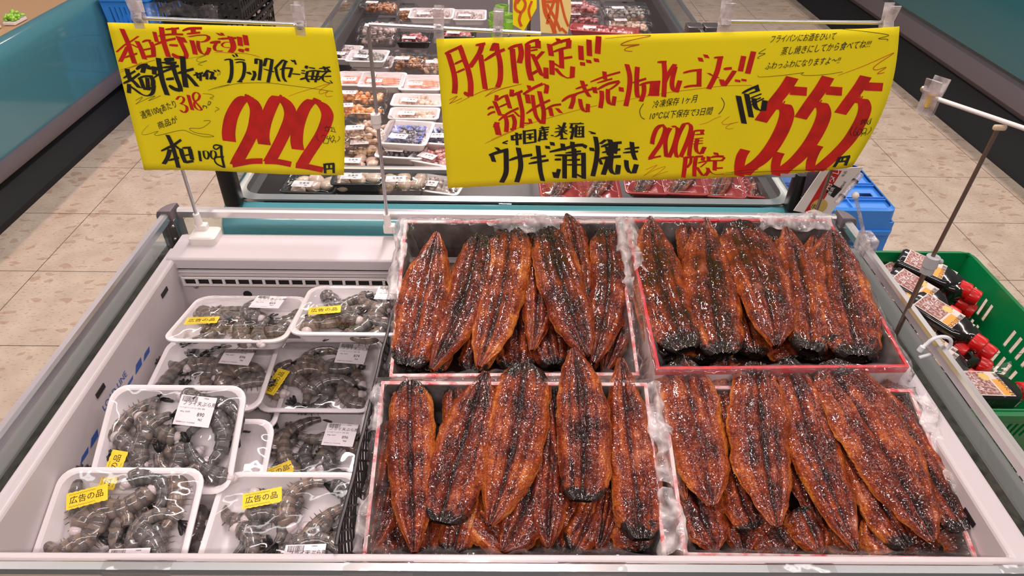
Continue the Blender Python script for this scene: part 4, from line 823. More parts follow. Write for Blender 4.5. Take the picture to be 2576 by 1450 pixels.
ink(2, 1620, 290, 8.53, '''
rnc 96 172,612 195,470 260,300 350,215 430,205;rnc 100 400,210 455,280 420,430 330,630 210,800 130,925;r 38 90,945 200,905 360,868
rnc 96 560,262 480,420 455,620 475,885;rnc 92 600,235 690,240 715,340 660,560 600,740 530,890;rnc 92 850,185 760,360 690,560 670,740 700,890;rnc 96 850,180 960,165 1005,260 960,440 880,650 780,880
r 38 1050,330 1150,312 1290,310;r 78 1240,312 1235,388;r 26 1080,402 1285,385;rc 96 1045,330 990,600 960,855;r 20 1065,492 1262,470;r 18 1055,540 1255,528;r 20 1035,602 1255,580;rnc 92 1140,490 1105,660 1140,780 1220,800;r 98 1225,800 1292,660
r 98 885,900 865,1100 835,1320;r 44 835,892 1060,872;rc 64 1000,890 990,1000 910,1105;r 92 1105,880 1075,1080 1070,1292;r 42 1070,872 1260,858;r 88 1268,870 1245,950;r 28 1140,1002 1320,965;rc 78 1130,1090 1180,1180 1255,1278;r 40 1200,1092 1330,985
r 108 1528,778 1545,830;r 88 1372,860 1380,960;r 44 1420,882 1540,860 1700,862;rc 60 1700,870 1700,910 1640,950;r 28 1180,985 1400,955 1690,948;r 92 1512,960 1502,1160;r 34 1500,1112 1680,1106;rc 88 1350,1100 1370,1180 1300,1275;rc 46 1390,1150 1450,1220 1560,1250 1700,1230
ot 8 1168,190 1350,140 1500,60 1645,5;ot 8 1825,10 1690,110 1670,160 1750,180 2015,130 1860,170 1750,240 1790,275 1905,265;ot 8 40,1162 270,1060 200,1130 0,1290;ot 8 0,1295 200,1180 440,1088 400,1150 180,1318;ot 8 180,1318 350,1240 510,1190;bt 5 1728,1216 1900,1205;bt 5 1650,1258 1900,1242''')
ink(2, 1840, 180, 5.371, '''
b 78 88,320 125,500 165,692;b 76 198,292 230,450 262,608;b 32 138,285 240,232 362,182;b 68 330,195 352,252;b 22 232,292 372,246;b 18 245,352 400,294;b 18 250,402 392,345;b 18 260,442 432,355;bc 72 298,352 320,470 385,518 440,500;b 78 425,520 448,382
rn 172 820,75 720,230 560,430 390,665;rt 116 790,250 1015,268;rnc 205 560,500 690,430 745,540 720,680 640,860 520,1050 380,1200 230,1300 150,1380;rnc 140 100,1400 100,1260 130,1130 182,1045
rn 172 1305,72 1210,230 1080,410 930,628;rt 116 1280,252 1495,270;rnc 200 1080,480 1190,415 1250,530 1225,670 1140,850 1030,1020 880,1190 740,1300 660,1370;rnc 128 600,1400 590,1290 610,1180 655,1090
rn 172 1828,75 1730,230 1610,390 1475,575;rt 116 1820,212 2078,240;rnc 195 1640,430 1760,380 1825,490 1800,630 1710,800 1600,960 1440,1120 1260,1270 1150,1350;rnc 132 1065,1355 1080,1220 1130,1090 1185,1005
b 48 1482,1180 1440,1250 1400,1310;b 28 1450,1185 1630,1172;b 48 1612,1178 1562,1300;b 28 1530,1180 1505,1240;b 22 1440,1240 1590,1236
bt 7 1765,692 1865,672;bt 7 1800,668 1775,745;bt 7 1820,678 1835,745;bt 7 1770,735 1850,690;bt 7 1850,670 1865,735 1900,748;bt 7 1885,690 1870,735;bt 7 1910,665 1905,745 1932,662;bt 7 1655,762 1622,830 1642,892;bt 8 1720,770 1670,850 1690,892 1730,850 1690,840;bt 8 1750,800 1722,870 1760,885 1795,820 1755,798;bt 8 1820,798 1790,860 1830,875 1865,815 1820,796;bt 7 1800,865 1780,912;bt 7 1800,862 1855,868 1838,905;bt 7 1925,790 1930,830 1875,892
bt 5 355,42 385,68 700,45 965,12 940,30 1000,48 1250,40 1500,2;bt 5 0,1345 200,1320 355,1312;bt 5 0,1365 500,1342 1300,1335''')
ink(2, 1680, 40, 3.295, '''
ot 6 1412,492 1620,420 1892,320 1760,400 1712,440 1740,456 1828,440 1750,488 1812,485;bt 4 1430,106 1650,130 1840,165 1750,190 1830,200 1828,215;bt 4 810,270 752,308 805,310 745,340 755,352;bt 5 440,672 465,720 450,770 418,808
ot 5 -213,0 -300,40''')
ink(2, 1080, 40, 3.295, '''
ot 5 1458,185 1650,168 1835,162 1650,205 1590,240 1740,236 1640,262 1620,285 1682,292;bt 5 1775,725 1745,780 1755,835 1785,855''')
def sign(idx, lab, px, Ys, bend):
    c4 = [aty(x, y, Ys) for x, y in px]      # tl tr bl br
    t = thing('price_sign', lab, 'sign', ((c4[0]+c4[1])/2))
    def sf(a, c):
        p = (c4[2]*(1-a)+c4[3]*a)*(1-c)+(c4[0]*(1-a)+c4[1]*a)*c
        return p + V(((.028 if idx == 2 else .010)*math.sin(math.pi*c)*a**6, 0, 0))
    def disp(p): return V((p.x, Ys+bend(p.x, p.z), p.z))
    nu = 48 if idx == 2 else 26
    MB().grid(lambda a, c: disp(sf(a, c) + V((0, 0, sag_b[idx](a)*(1-c)))), nu, 18).build('paper_sheet', M['yellow'], t, solid=.0005, angle=0)
    for key, nm, mm in (('r', 'red_lettering', M['red_ink']), ('b', 'black_lettering', M['black_ink']), ('o', 'thin_red_flourish', M['thin_red'])):
        b = MB(); k = 0
        for st in INK.get((idx, key), []):
            k += 1
            for q in st:
                P = [aty(x, y, Ys) for x, y in q]
                P = [disp(p) - V((0, .0010+.00001*(k % 40)+(.0004 if key == 'b' else 0), 0)) for p in P]
                b.add(P, [(0, 1, 2, 3)])
        q_ = b.build(nm, mm, t, smooth=False)
        if key == 'o': q_['kind'] = 'stuff'
    return t, disp
sag_b = {1: lambda a: .0045*math.sin(math.pi*a)+.002*math.sin(2*math.pi*a), 2: lambda a: -.002*math.sin(math.pi*a)}
YS = 1.238
t1, d1 = sign(1, 'left yellow handwritten sign with red 222 yen price hanging above the prawns', [(268, 58), (835, 72), (360, 431), (864, 443)], YS, lambda x, z: -.006*math.cos((x+.52)*9)*max(0, min(1, (1.30-z)/.3)) + .003)
t2, d2 = sign(2, 'wide yellow handwritten sign with red 555 yen price hanging above the eels', [(1097, 98), (2268, 70), (1127, 471), (2150, 429)], YS, lambda x, z: .004*math.sin(x*11)*max(0, min(1, (1.30-z)/.25)) + max(0, x-.62)**2*1.1)
BEND = []
def hand(t, d, s, a, b_, size_px, sh=.3, sx=.72, nm='handwriting', bold=0):
    P, Q = aty(*a, YS), aty(*b_, YS); up = V((0, 0, 1)); P = d(P); Q = d(Q); ln = (Q-P).length
    U_ = aty(a[0], a[1]-size_px, YS); size = (U_-aty(*a, YS)).length
    mw = frame_matrix(P-V((0, .0012, 0)), Q-P, V((0, 0, 1)))
    o = text(s, size, M['black_ink'], t, mw, nm, shear=sh, bold=bold); BEND.append((o, d))
    return o, ln
HT = []
for (t, d, s, a, b_, sz) in ((t1, d1, '通常100gあたり', (356, 300), (446, 268), 19), (t1, d1, '商品が', (398, 325), (450, 306), 17),
        (t2, d2, '冷凍保存 1ヶ月', (1640, 271), (1754, 254), 21), (t2, d2, '10℃以下保存で3日間', (1630, 300), (1789, 285), 21),
        (t2, d2, 'フライパンにお酒をひいて', (1934, 106), (2098, 98), 21), (t2, d2, '蒸し焼きにしてから食べてね!!!', (1962, 137), (2190, 118), 22), (t2, d2, 'ふわっふわになりますよ〜!!', (1922, 174), (2112, 158), 21)):
    o, ln = hand(t, d, s, a, b_, sz); HT.append((o, ln))
bpy.context.view_layer.update()
for o, ln in HT:
    k = ln/max(1e-6, o.dimensions.x/o.scale.x if o.scale.x else 1); o.matrix_local = o.matrix_local @ Matrix.Diagonal((k, 1, 1, 1))
# ================================================================== SIGN STANDS
def clip_part(t, p, up=.036, w_=.018, m=None, dirx=V((1, 0, 0))):
    """clear spring clip gripping the bar and the paper below it"""
    R_ = frame_matrix(p, dirx, V((0, 0, 1))).to_3x3()
    b = MB()
    for s in (-1, 1):
        pr = [(-.004*s*1.0, -.026), (-.0045*s, -.006), (-.010*s, 0), (-.0045*s, .008), (-.012*s, up)]
        for (u0, z0), (u1, z1) in zip(pr, pr[1:]):
            vs = [R_ @ V((x, z, u)) + p for x, u, z in ((-w_/2, u0, z0), (w_/2, u0, z0), (w_/2, u1, z1), (-w_/2, u1, z1))]
            b.add(vs, [(0, 1, 2, 3)])
    o = b.build('clip', M['clipclear'], t, smooth=False, solid=.0022)
    MB().box((-.004, -.006, -.004), (.004, .006, .009)).build('clip_spring', M['clipcore'], o, smooth=False, xf=Matrix.Translation(p) @ R_.to_4x4(), bevel=.001)
M['clipclear'] = film('clear_clip', (.90, .86, .85), .16, .12, 60, .3, milk=.30)
M['clipcore'] = mat('grey_clip_core', (.34, .33, .33), .4)
def stand(lab, base, top, end, clips, foot, pole_m, collar=None):
    t = thing('sign_stand', lab, 'sign stand', base)
    base, top, end = V(base), V(top), V(end)
    b = MB(); pts = [base+V((0, 0, .03))]+[top-V((0, 0, .012)), top-V((0, 0, .003))+(end-top).normalized()*.003]
    b.tube(pts, .0036, 10).build('pole', pole_m, t)
    MB().tube([top+(end-top).normalized()*.002, end], .0036, 10).build('cross_bar', M['steel'], t)
    if foot:
        if foot == 'box': MB().loft([rrect(base.x+.012, base.y-.012, .029, .025, .008, base.z+z, 4) for z in (0, .016)]+[rrect(base.x+.012, base.y-.012, .026, .022, .007, base.z+.019, 4)], True, True).build('foot', M['white_plastic'], t)
        b = MB(); b.box((base.x-.010, base.y-.008, base.z+.012), (base.x+.016, base.y+.010, base.z+.032)); b.build('hinge', M['white_plastic'], t, smooth=False, bevel=.003)
        MB().tube([base+V((0, 0, .026)), base+V((0, 0, .058))], [.0085, .0068], 14).build('socket', M['white_plastic'], t)
    if collar: MB().tube([collar-V((0, 0, .014)), collar-V((0, 0, .004)), collar-V((0, 0, .004)), collar+V((0, 0, .014))], [.0085, .0085, .0105, .0095], 14).build('collar', M['white_plastic'] if pole_m is M['steel'] else M['grey_clip'], t)
    for c in clips: clip_part(t, V(c)+V((0, -.004, 0)), dirx=(end-top).normalized())
    return t
M['grey_clip'] = mat('grey_collar', (.42, .42, .43), .4)
M['pole_brown'] = mat('bronze_pole', (.22, .16, .13), .35, .8)
stand('steel stand with white foot on the shelf holding the 222 yen sign', (-.664, 1.245, .8545), (-.664, 1.25, 1.318), (-.362, 1.25, 1.310), [(-.655, 1.25, 1.321), (-.370, 1.25, 1.312)], 'box', M['steel'])
stand('steel stand with white collar at the left end of the 555 yen sign', (-.256, 1.25, .8545), (-.250, 1.25, 1.312), (.062, 1.25, 1.300), [(-.122, 1.25, 1.309), (-.016, 1.25, 1.306)], 'slim', M['steel'], collar=V((-.255, 1.25, 1.128)))
stand('brown stand behind the right eel box holding the right end of the 555 yen sign', (.682, 1.272, .860), (.694, 1.268, 1.322), (.388, 1.254, 1.325), [(.390, 1.250, 1.325), (.688, 1.262, 1.321)], None, M['pole_brown'])
# stand 4: clamped in the slot of the right-hand glass
p0 = V((.752, .965, .80)); tp = aty(2510, 325, .966); e0, e1 = atz(2352, 247, tp.z+.012), atz(2620, 338, tp.z+.012)
t = thing('sign_stand', 'tall bare sign stand at the right rail with one empty clip', 'sign stand', p0)
MB().tube([p0, aty(2335, 668, .965)], .0044, 10).build('pole', M['pole_brown'], t)
MB().tube([aty(2335, 668, .965), tp], .0034, 10).build('inner_pole', M['pole_brown'], t)
c_ = aty(2340, 665, .963); MB().tube([c_-V((0, 0, .018)), c_-V((0, 0, .004)), c_-V((0, 0, .004)), c_+V((0, 0, .016))], [.011, .011, .0125, .0115], 16).build('collar', M['grey_clip'], t)
MB().ball(c_+V((.016, 0, .006)), .005, 10, 8).build('collar_screw', M['grey_clip'], t)
MB().tube([e0, e1], .0036, 10).build('cross_bar', M['white_plastic'], t)
MB().box(tuple(tp-V((.008, .004, .002))), tuple(tp+V((.012, .004, .007)))).build('bar_joint', mat('yellowed_glue', (.55, .42, .28), .4), t, smooth=False, bevel=.003)
dr = (e1-e0).normalized(); R_ = frame_matrix(e0, -dr.cross(V((0, 0, 1))).cross(dr)*-1, dr)
b = MB(); cc = e0 - dr*.006
for s in (-1, 1):
    for (z0, z1, g0, g1) in ((-.030, .0, .004, .004), (.0, .010, .004, .009), (.010, .030, .009, .013)):
        pn = dr.cross(V((0, 0, 1))).normalized(); wv = dr
        b.add([cc + pn*0 + wv*(-.013) + V((0, 0, z0)) + pn*g0*s, cc + wv*.013 + V((0, 0, z0)) + pn*g0*s, cc + wv*.013 + V((0, 0, z1)) + pn*g1*s, cc - wv*.013 + V((0, 0, z1)) + pn*g1*s], [(0, 1, 2, 3)])
o = b.build('clip', M['clipclear'], t, smooth=False, solid=.003)
MB().ball(cc - dr*.016+V((0, 0, .008)), .0055, 12, 8).build('clip_ball', M['steel'], o)
MB().box(tuple(cc-V((.006, .006, .016))), tuple(cc+V((.006, .006, .004)))).build('clip_spring', M['gold'], o, smooth=False)
# clear card holder clamped on the far end of the right rail
q0 = aty(2178, 612, 1.18); q1 = aty(2152, 492, 1.19); h0, h1 = aty(2104, 512, 1.19), aty(2166, 438, 1.23)
t = thing('card_holder', 'clear swivel card holder clipped on the far end of the right rail', 'card holder', V((.757, 1.18, ZR)))
b = MB(); b.tube([q0, q1], .0038, 10); b.build('clear_rod', M['clipclear'], t)
mk_ = mat('milky_plastic', (.75, .72, .72), .4); MB().ball(q0, .009, 12, 8).build('ball_joint', mk_, t); MB().ball(q1, .0075, 12, 8).build('ball_joint', mk_, t)
MB().tube([h0, h1], .0060, 10).build('holder_tube', M['clipclear'], t)
MB().tube([h0+(h1-h0)*.2, h0+(h1-h0)*.26], .0068, 10).build('holder_ring', M['steel_dark'], t); MB().tube([h0+(h1-h0)*.72, h0+(h1-h0)*.78], .0068, 10).build('holder_ring', M['steel_dark'], t)
MB().box((.745, 1.150, ZR-.022), (.772, 1.195, ZR+.022)).build('clamp', M['clipclear'], t, smooth=False, bevel=.004)
# white plastic hook ring round the right rail
pc = V((.757, .865, ZR-.004)); t = thing('hook_ring', 'white plastic hook ring looped over the right steel rail', 'hook', pc)
pts = [pc+V((-.030, -.004, -.004))]+[pc+V((.021*math.cos(a), 0, .019*math.sin(a)+.001)) for a in [math.radians(170-k*18) for k in range(14)]]+[pc+V((-.022, .0, -.030))]
MB().tube(pts, .0032, 8).build('ring', mat('hook_white', (.74, .76, .80), .35), t)
MB().tube([pc+V((-.031, -.004, -.010)), pc+V((-.029, -.004, 0))], .0048, 8).build('end_cap', bpy.data.materials['hook_white'], t)
def lumps(w_, d_, h, n, r, seed, sq=.8, z0=.0):
    rr_ = random.Random(seed); b = MB()
    for k in range(n):
        x, y = rr_.uniform(-.42, .42)*w_, rr_.uniform(-.40, .40)*d_; z = z0+rr_.uniform(0, h)*(1-(abs(x)/(w_*.6))**2)
        b.ball((x, y, z), (r*rr_.uniform(.7, 1.3), r*rr_.uniform(.6, 1.0), r*sq), 8, 6, Euler((rr_.uniform(-.5, .5), rr_.uniform(-.5, .5), rr_.uniform(0, 6))).to_matrix())
    return b
# ================================================================== RIGHT SIDE: BASKET, BOTTLES, CRATE, CARDS
def slotted(P00, P10, P11, P01, nu, nv, hole, t, name, m, th=.0035):
    P00, P10, P11, P01 = map(V, (P00, P10, P11, P01))
    def fn(a, c): return (P00*(1-a)+P10*a)*(1-c)+(P01*(1-a)+P11*a)*c
    return MB().grid(fn, nu, nv, skip=hole).build(name, m, t, smooth=False, solid=th)
def basket(lab, x0, x1, y0, y1, zb, zt, m, hole, tp=.02, name='basket', cat='basket', nu=44, nv=14, rimw=.012):
    t = thing(name, lab, cat, ((x0+x1)/2, (y0+y1)/2, zb))
    A = [(x0, y0), (x1, y0), (x1, y1), (x0, y1)]; Bm = [(x0+tp, y0+tp), (x1-tp, y0+tp), (x1-tp, y1-tp), (x0+tp, y1-tp)]
    for i in range(4):
        j = (i+1) % 4
        slotted((*Bm[i], zb), (*Bm[j], zb), (*A[j], zt), (*A[i], zt), nu, nv, hole, t, 'side_wall', m)
    slotted((*Bm[0], zb), (*Bm[1], zb), (*Bm[2], zb), (*Bm[3], zb), 24, 24, lambda i, j: i % 3 == 1 and j % 4 in (1, 2), t, 'bottom', m)
    MB().loft([rrect((x0+x1)/2, (y0+y1)/2, (x1-x0)/2+i, (y1-y0)/2+i, r_, z, 5) for i, z, r_ in ((0, zt-.002, .02), (rimw, zt-.004, .028), (rimw, zt-.020, .028), (rimw-.003, zt-.020, .026), (rimw-.003, zt-.005, .026), (0, zt-.006, .02))]).build('rim', m, t)
    return t
def gh(i, j):      # groups of slanted slots
    return (i % 2 == 1) and (i % 14) not in (11, 12, 13, 0, 1) and 4 <= j <= 10 and j != 7
basket('green plastic basket full of sauce bottles beside the right rail', .842, 1.132, .84, 1.347, .555, .76, M['green'], gh, .03)
basket('second green basket under the bottle basket', .842, 1.132, .84, 1.347, .31, .535, M['green'], gh, .03)
basket('third green basket on the floor under the bottle baskets', .842, 1.132, .84, 1.347, .02, .29, M['green'], gh, .03)
def bottle():
    t = thing('sauce_bottle', 'flat dark sauce bottle', 'bottle')
    def rr(hw, hd, r, x): return [V((x, p.x, p.y)) for p in rrect(0, 0, hw, hd, r, 0, 4)]
    MB().loft([rr(.029, .013, .008, -.062), rr(.034, .0165, .010, -.057), rr(.034, .0165, .010, .030), rr(.031, .0160, .011, .042), rr(.020, .0145, .0125, .052), rr(.0135, .0130, .0125, .058), rr(.0125, .0125, .012, .064)], True, True).build('bottle_body', M['bottle'], t)
    b = MB(); n = 40; lo = []
    for x, r_, k in ((.061, .0150, 0), (.062, .0160, 1), (.080, .0160, 1), (.083, .0150, 0), (.084, .0125, 0)):
        lo.append([V((x, (r_+(.0008 if (q % 2 and k) else 0))*math.cos(2*math.pi*q/n), (r_+(.0008 if (q % 2 and k) else 0))*math.sin(2*math.pi*q/n))) for q in range(n)])
    MB().loft(lo, True, True).build('screw_cap', M['red_cap'], t)
    lb_ = MB().box((-.050, -.029, .0166), (.026, .029, .0172)).build('front_label', M['label_w'], t, smooth=False)
    MB().box((-.048, -.027, .0172), (.002, .027, .0174)).build('label_print', M['label_r'], lb_, smooth=False)
    MB().box((.006, -.027, .0172), (.024, .010, .0174)).build('label_print', M['label_o'], lb_, smooth=False)
    MB().tube([V((-.004, .016, .0172)), V((-.004, .016, .01755))], .0095, 16).build('label_emblem', M['gold'], lb_)
    text('蒲焼のたれ', .0110, M['black_ink'], lb_, frame_matrix((.018, .026, .0178), (0, -1, 0), (1, 0, 0)), 'label_text')
    text('うなぎ', .016, M['white_st'], lb_, frame_matrix((-.038, .026, .0178), (0, -1, 0), (1, 0, 0)), 'label_text')
    return t
M['label_w'] = mat('bottle_label', (.70, .62, .56), .45); M['label_r'] = mat('label_picture', (.24, .06, .05), .45, var=(220, .8), c2=(.60, .45, .40)); M['label_o'] = mat('label_orange', (.85, .36, .05), .45)
BT = bottle(); first = True
bot = [  # cap centre px, direction of the cap in the floor plane, height, tilt, description
 (2396, 703, -38, .735, 'at the top of the heap near the back'), (2437, 741, -42, .725, 'against the back wall of the basket'), (2392, 737, -40, .695, 'half under the topmost bottle at the back'), (2421, 770, -45, .680, 'low against the far slotted wall'),
 (2383, 786, -50, .728, 'lying behind the tall bare pole'), (2352, 821, -52, .722, 'in front of the pole with label fully seen'), (2449, 858, -52, .728, 'with full label seen in the middle of the heap'), (2473, 880, -52, .695, 'low at the far side of the middle'), (2405, 873, -54, .705, 'in the middle next to the rail'),
 (2424, 893, -52, .672, 'buried under the middle bottles'), (2460, 917, -30, .680, 'low behind the sideways bottle'), (2430, 946, -52, .700, 'next to the white hook ring'), (2350, 915, -55, .690, 'seen through the glass left of the hook'), (2562, 985, 5, .715, 'lying sideways with label upright'),
 (2455, 1003, -20, .665, 'half hidden beneath the hook ring'), (2262, 742, -50, .690, 'seen through the glass at the basket corner'), (2500, 1035, -5, .660, 'lowest one by the basket front'), (2318, 735, -55, .700, 'against the near wall at the back'), (2300, 800, -60, .69, 'near the rail at the back'), (2330, 880, -58, .70, 'near the rail halfway along'), (2380, 960, -50, .70, 'near the rail under the hook')]
for i, (px, py, ang, z, d_) in enumerate(bot):
    o = BT if first else copy_tree(BT); first = False
    cpt = atz(px, py, z); a = math.radians(ang); dirv = V((math.cos(a), math.sin(a), -.12)).normalized()
    c = cpt - dirv*.073
    z0 = z
    c.x = max(c.x, .905); c.y = min(c.y, 1.285)
    o.matrix_world = frame_matrix(c, dirv, V((-math.sin(a), math.cos(a), 0))) @ Matrix.Scale(1.14, 4)
    tag(o, 'dark sauce bottle with red cap %s' % d_, 'bottle', 'sauce bottles in the green basket')
# crumpled clear bag hanging at basket front
def bagf(a, c):
    p = V((.86+.16*a, .86+.12*c, .74-.16*(1-c)+.02*math.sin(a*7)))
    return p + noise.noise_vector(p*22)*.014
tag(MB().grid(bagf, 40, 30).build('plastic_bag', M['bag'], angle=0), 'crumpled clear plastic bag tucked at the near end of the green basket', 'bag')
# blue crate, upside down, with two cards leaning on it
def bh(i, j): return (3 <= i % 16 <= 12) and 3 <= j <= 9
t = thing('plastic_crate', 'bright blue plastic crate upside down behind the right corner of the case', 'crate', (1.10, 2.16, 0))
X0, X1, Y0, Y1, ZC = .86, 1.345, 1.98, 2.32, .50
tag_ = MB().loft([rrect((X0+X1)/2, (Y0+Y1)/2, (X1-X0)/2+i, (Y1-Y0)/2+i, .03, z, 5) for i, z in ((-.012, ZC), (0, ZC-.006), (.002, ZC-.05))])
tag_.build('top_edge', M['blue'], t)
slotted((X0+.01, Y0+.01, ZC-.012), (X1-.01, Y0+.01, ZC-.012), (X1-.01, Y1-.01, ZC-.012), (X0+.01, Y1-.01, ZC-.012), 32, 24, lambda i, j: (i % 8 in (2, 3, 4, 5) and j % 12 in (6, 7, 8)), t, 'base_panel', M['blue'])
b = MB()
for y in (Y0+.07, Y0+.085, Y0+.17, Y0+.185): b.box((X0+.012, y, ZC-.012), (X1-.012, y+.004, ZC-.001))
for x in (X0+.15, X1-.15): b.box((x, Y0+.012, ZC-.012), (x+.004, Y1-.012, ZC-.002))
b.build('rib', M['blue'], t, smooth=False)
for (a, c) in (((X0, Y0), (X1, Y0)), ((X1, Y0), (X1, Y1)), ((X1, Y1), (X0, Y1)), ((X0, Y1), (X0, Y0))):
    slotted((a[0], a[1], .01), (c[0], c[1], .01), (c[0], c[1], ZC-.05), (a[0], a[1], ZC-.05), 32, 16, lambda i, j: (3 <= i % 16 <= 12) and (3 <= j <= 6 or 9 <= j <= 12), t, 'side_wall', M['blue'], .006)
for z in (ZC-.09, ZC-.18, .03): MB().loft([rrect((X0+X1)/2, (Y0+Y1)/2, (X1-X0)/2+i, (Y1-Y0)/2+i, .03, zz, 5) for i, zz in ((0, z+.01), (.012, z+.008), (.012, z-.008), (0, z-.01))]).build('band', M['blue'], t)
# printed cards
def card(px, Yc, m, lab, name='printed_card'):
    P = [aty(x, y, Yc) for x, y in px]; c = sum(P, V((0, 0, 0)))/4
    t = thing(name, lab, 'card', min(P, key=lambda p: p.z))
    MB().add(P, [(0, 1, 2, 3)]).build('card_sheet', m, t, smooth=False, solid=.002); return t
YC = 1.40
M['card_w'] = mat('card_white', (.74, .68, .68), .4); M['card_r'] = mat('card_red', (.50, .015, .015), .4); M['card_p'] = mat('card_purple', (.06, .045, .07), .45); M['card_g'] = mat('card_grey', (.30, .29, .30), .4)
t = card([(1996, 530), (2085, 545), (2172, 420), (2068, 426)], YC, M['card_w'], 'white and red printed sauce card with gold emblem behind the right eel box')
def poly(px, Yq, m, nm, t): MB().add([aty(x, y, Yq) for x, y in px], [tuple(range(len(px)))]).build(nm, m, t, smooth=False)
MB().tube([aty(2020, 526, YC+.001), V((.752, 1.452, .789)), V((.748, 1.50, .789))], .0025, 8).build('holder_wire', M['steel'], t)
poly([(2022, 536), (2050, 539), (2118, 430), (2088, 427)], YC-.0015, M['card_r'], 'red_band', t)
e_ = aty(2060, 519, YC-.002); MB().tube([e_, e_-V((0, .001, 0))], .0200, 24).build('gold_emblem', M['gold'], t)
poly([(2077, 484), (2097, 498), (2118, 476), (2094, 463)], YC-.002, M['black'], 'dark_panel', t)
XD = (aty(2118, 430, YC)-aty(2050, 539, YC)).normalized(); YD = V((0, 1, 0)).cross(XD)*1
def ctext(s, px, py, size, m, off=.003):
    mw = frame_matrix(aty(px, py, YC-off), XD, V((-XD.z, 0, XD.x))); text(s, size, m, t, mw, 'card_text')
ctext('用タレ', 2083, 480, .020, M['white_st']); ctext('元', 2050, 528, .016, M['black_ink'], .0045); ctext('80ml', 2118, 476, .010, M['black_ink']); ctext('本品', 2122, 446, .008, M['black_ink']); ctext('蒲焼', 2088, 492, .011, M['white_st'])
t = card([(2010, 520), (2034, 500), (2092, 424), (2034, 424)], YC+.06, M['card_p'], 'dark purple patterned card standing behind the white and red card')
XD = V((.5, 0, .86)).normalized(); mw = frame_matrix(aty(2026, 508, YC+.058), XD, V((-XD.z, 0, XD.x))); b = MB()
for q in range(7):       # angular grey pattern printed on the card
    x = .012*q; b.add([(x, .002, 0), (x+.006, .000, 0), (x+.010, .012, 0), (x+.003, .022, 0), (x+.005, .010, 0)], [(0, 1, 2, 3, 4)])
b.build('printed_pattern', M['card_g'], t, smooth=False, xf=mw)
# ================================================================== FAR LEFT: CRATES
def stack(name, lab, x0, x1, y0, y1, n, h, m, hole, cat='crate'):
    for k in range(n):
        basket(lab[k], x0, x1, y0, y1, k*h+.002, (k+1)*h-.004, m, hole, .012, name, cat, 40, 12, .010)
stack('plastic_crate', ['bottom blue crate of the stack by the left turquoise case', 'second blue crate of the stack by the left turquoise case', 'top blue crate of the stack by the left turquoise case, partly behind the 222 sign'], -2.24, -1.97, 3.90, 4.40, 3, .216, M['blue'], lambda i, j: (i % 4 in (1, 2)) and 3 <= j <= 8 and 4 < i < 36)
stack('plastic_crate', ['lowest black lattice crate behind the left sign', 'middle black lattice crate behind the left sign', 'top black lattice crate behind the left sign'], -1.94, -1.47, 3.90, 4.45, 3, .25, M['black'], lambda i, j: (i % 3 != 0) and j % 3 != 0)
bg = mat('blue_tag', (.70, .70, .72), .5)
for q, z in enumerate((.50, .60)):
    tag(MB().box((-2.03, 3.886, z-.03), (-1.998, 3.889, z+.03)).build('paper_tag', bg, smooth=False), 'small white paper tag on the blue crate stack, %s of two' % ('lower', 'upper')[q], 'tag')
def clr(a, c):
    p = V((-1.98+.40*a, 3.86+.03*math.sin(a*5), .62+.06*c*math.sin(a*3+1)-.14*c*(1.2-a))); return p+noise.noise_vector(p*14)*.025
tag(MB().grid(clr, 40, 12).build('plastic_bag', M['bag'], angle=0), 'loose clear plastic sheet draped over the black crate', 'bag')
# goods in the two side cases, just inside the frame
for i in range(5):
    x, y = -2.52-.05*(i % 2), 3.02+.14*i; o = thing('vegetable_pack', 'green leafy pack on the left case ledge, %s from the near end' % ('first', 'second', 'third', 'fourth', 'fifth')[i], 'pack', (x, y, .60), 'green packs on the left case')
    lumps(.07, .10, .03, 40, .012, i+5, .6, .62).build('leaf_bundle', M['greencup'], o, xf=Matrix.Translation((x, y, 0))); MB().box((x-.03, y-.055, .60), (x+.03, y+.055, .615)).build('pack_tray', M['foam'], o, smooth=False, bevel=.003)
for i in range(6):
    x, y = 3.08+.02*(i % 2), 3.15+.17*i; o = thing('meat_pack', 'red meat pack inside the right case, %s from the near end' % ('first', 'second', 'third', 'fourth', 'fifth', 'sixth')[i], 'pack', (x, y, .785), 'red packs in the right case')
    MB().loft([rrect(x, y, .09, .07, .02, z, 3) for z in (.79, .83)], True, True).build('pack_tray', M['foam'], o); MB().ball((x, y, .835), (.075, .055, .02), 12, 7).build('meat', M['fillet'], o)
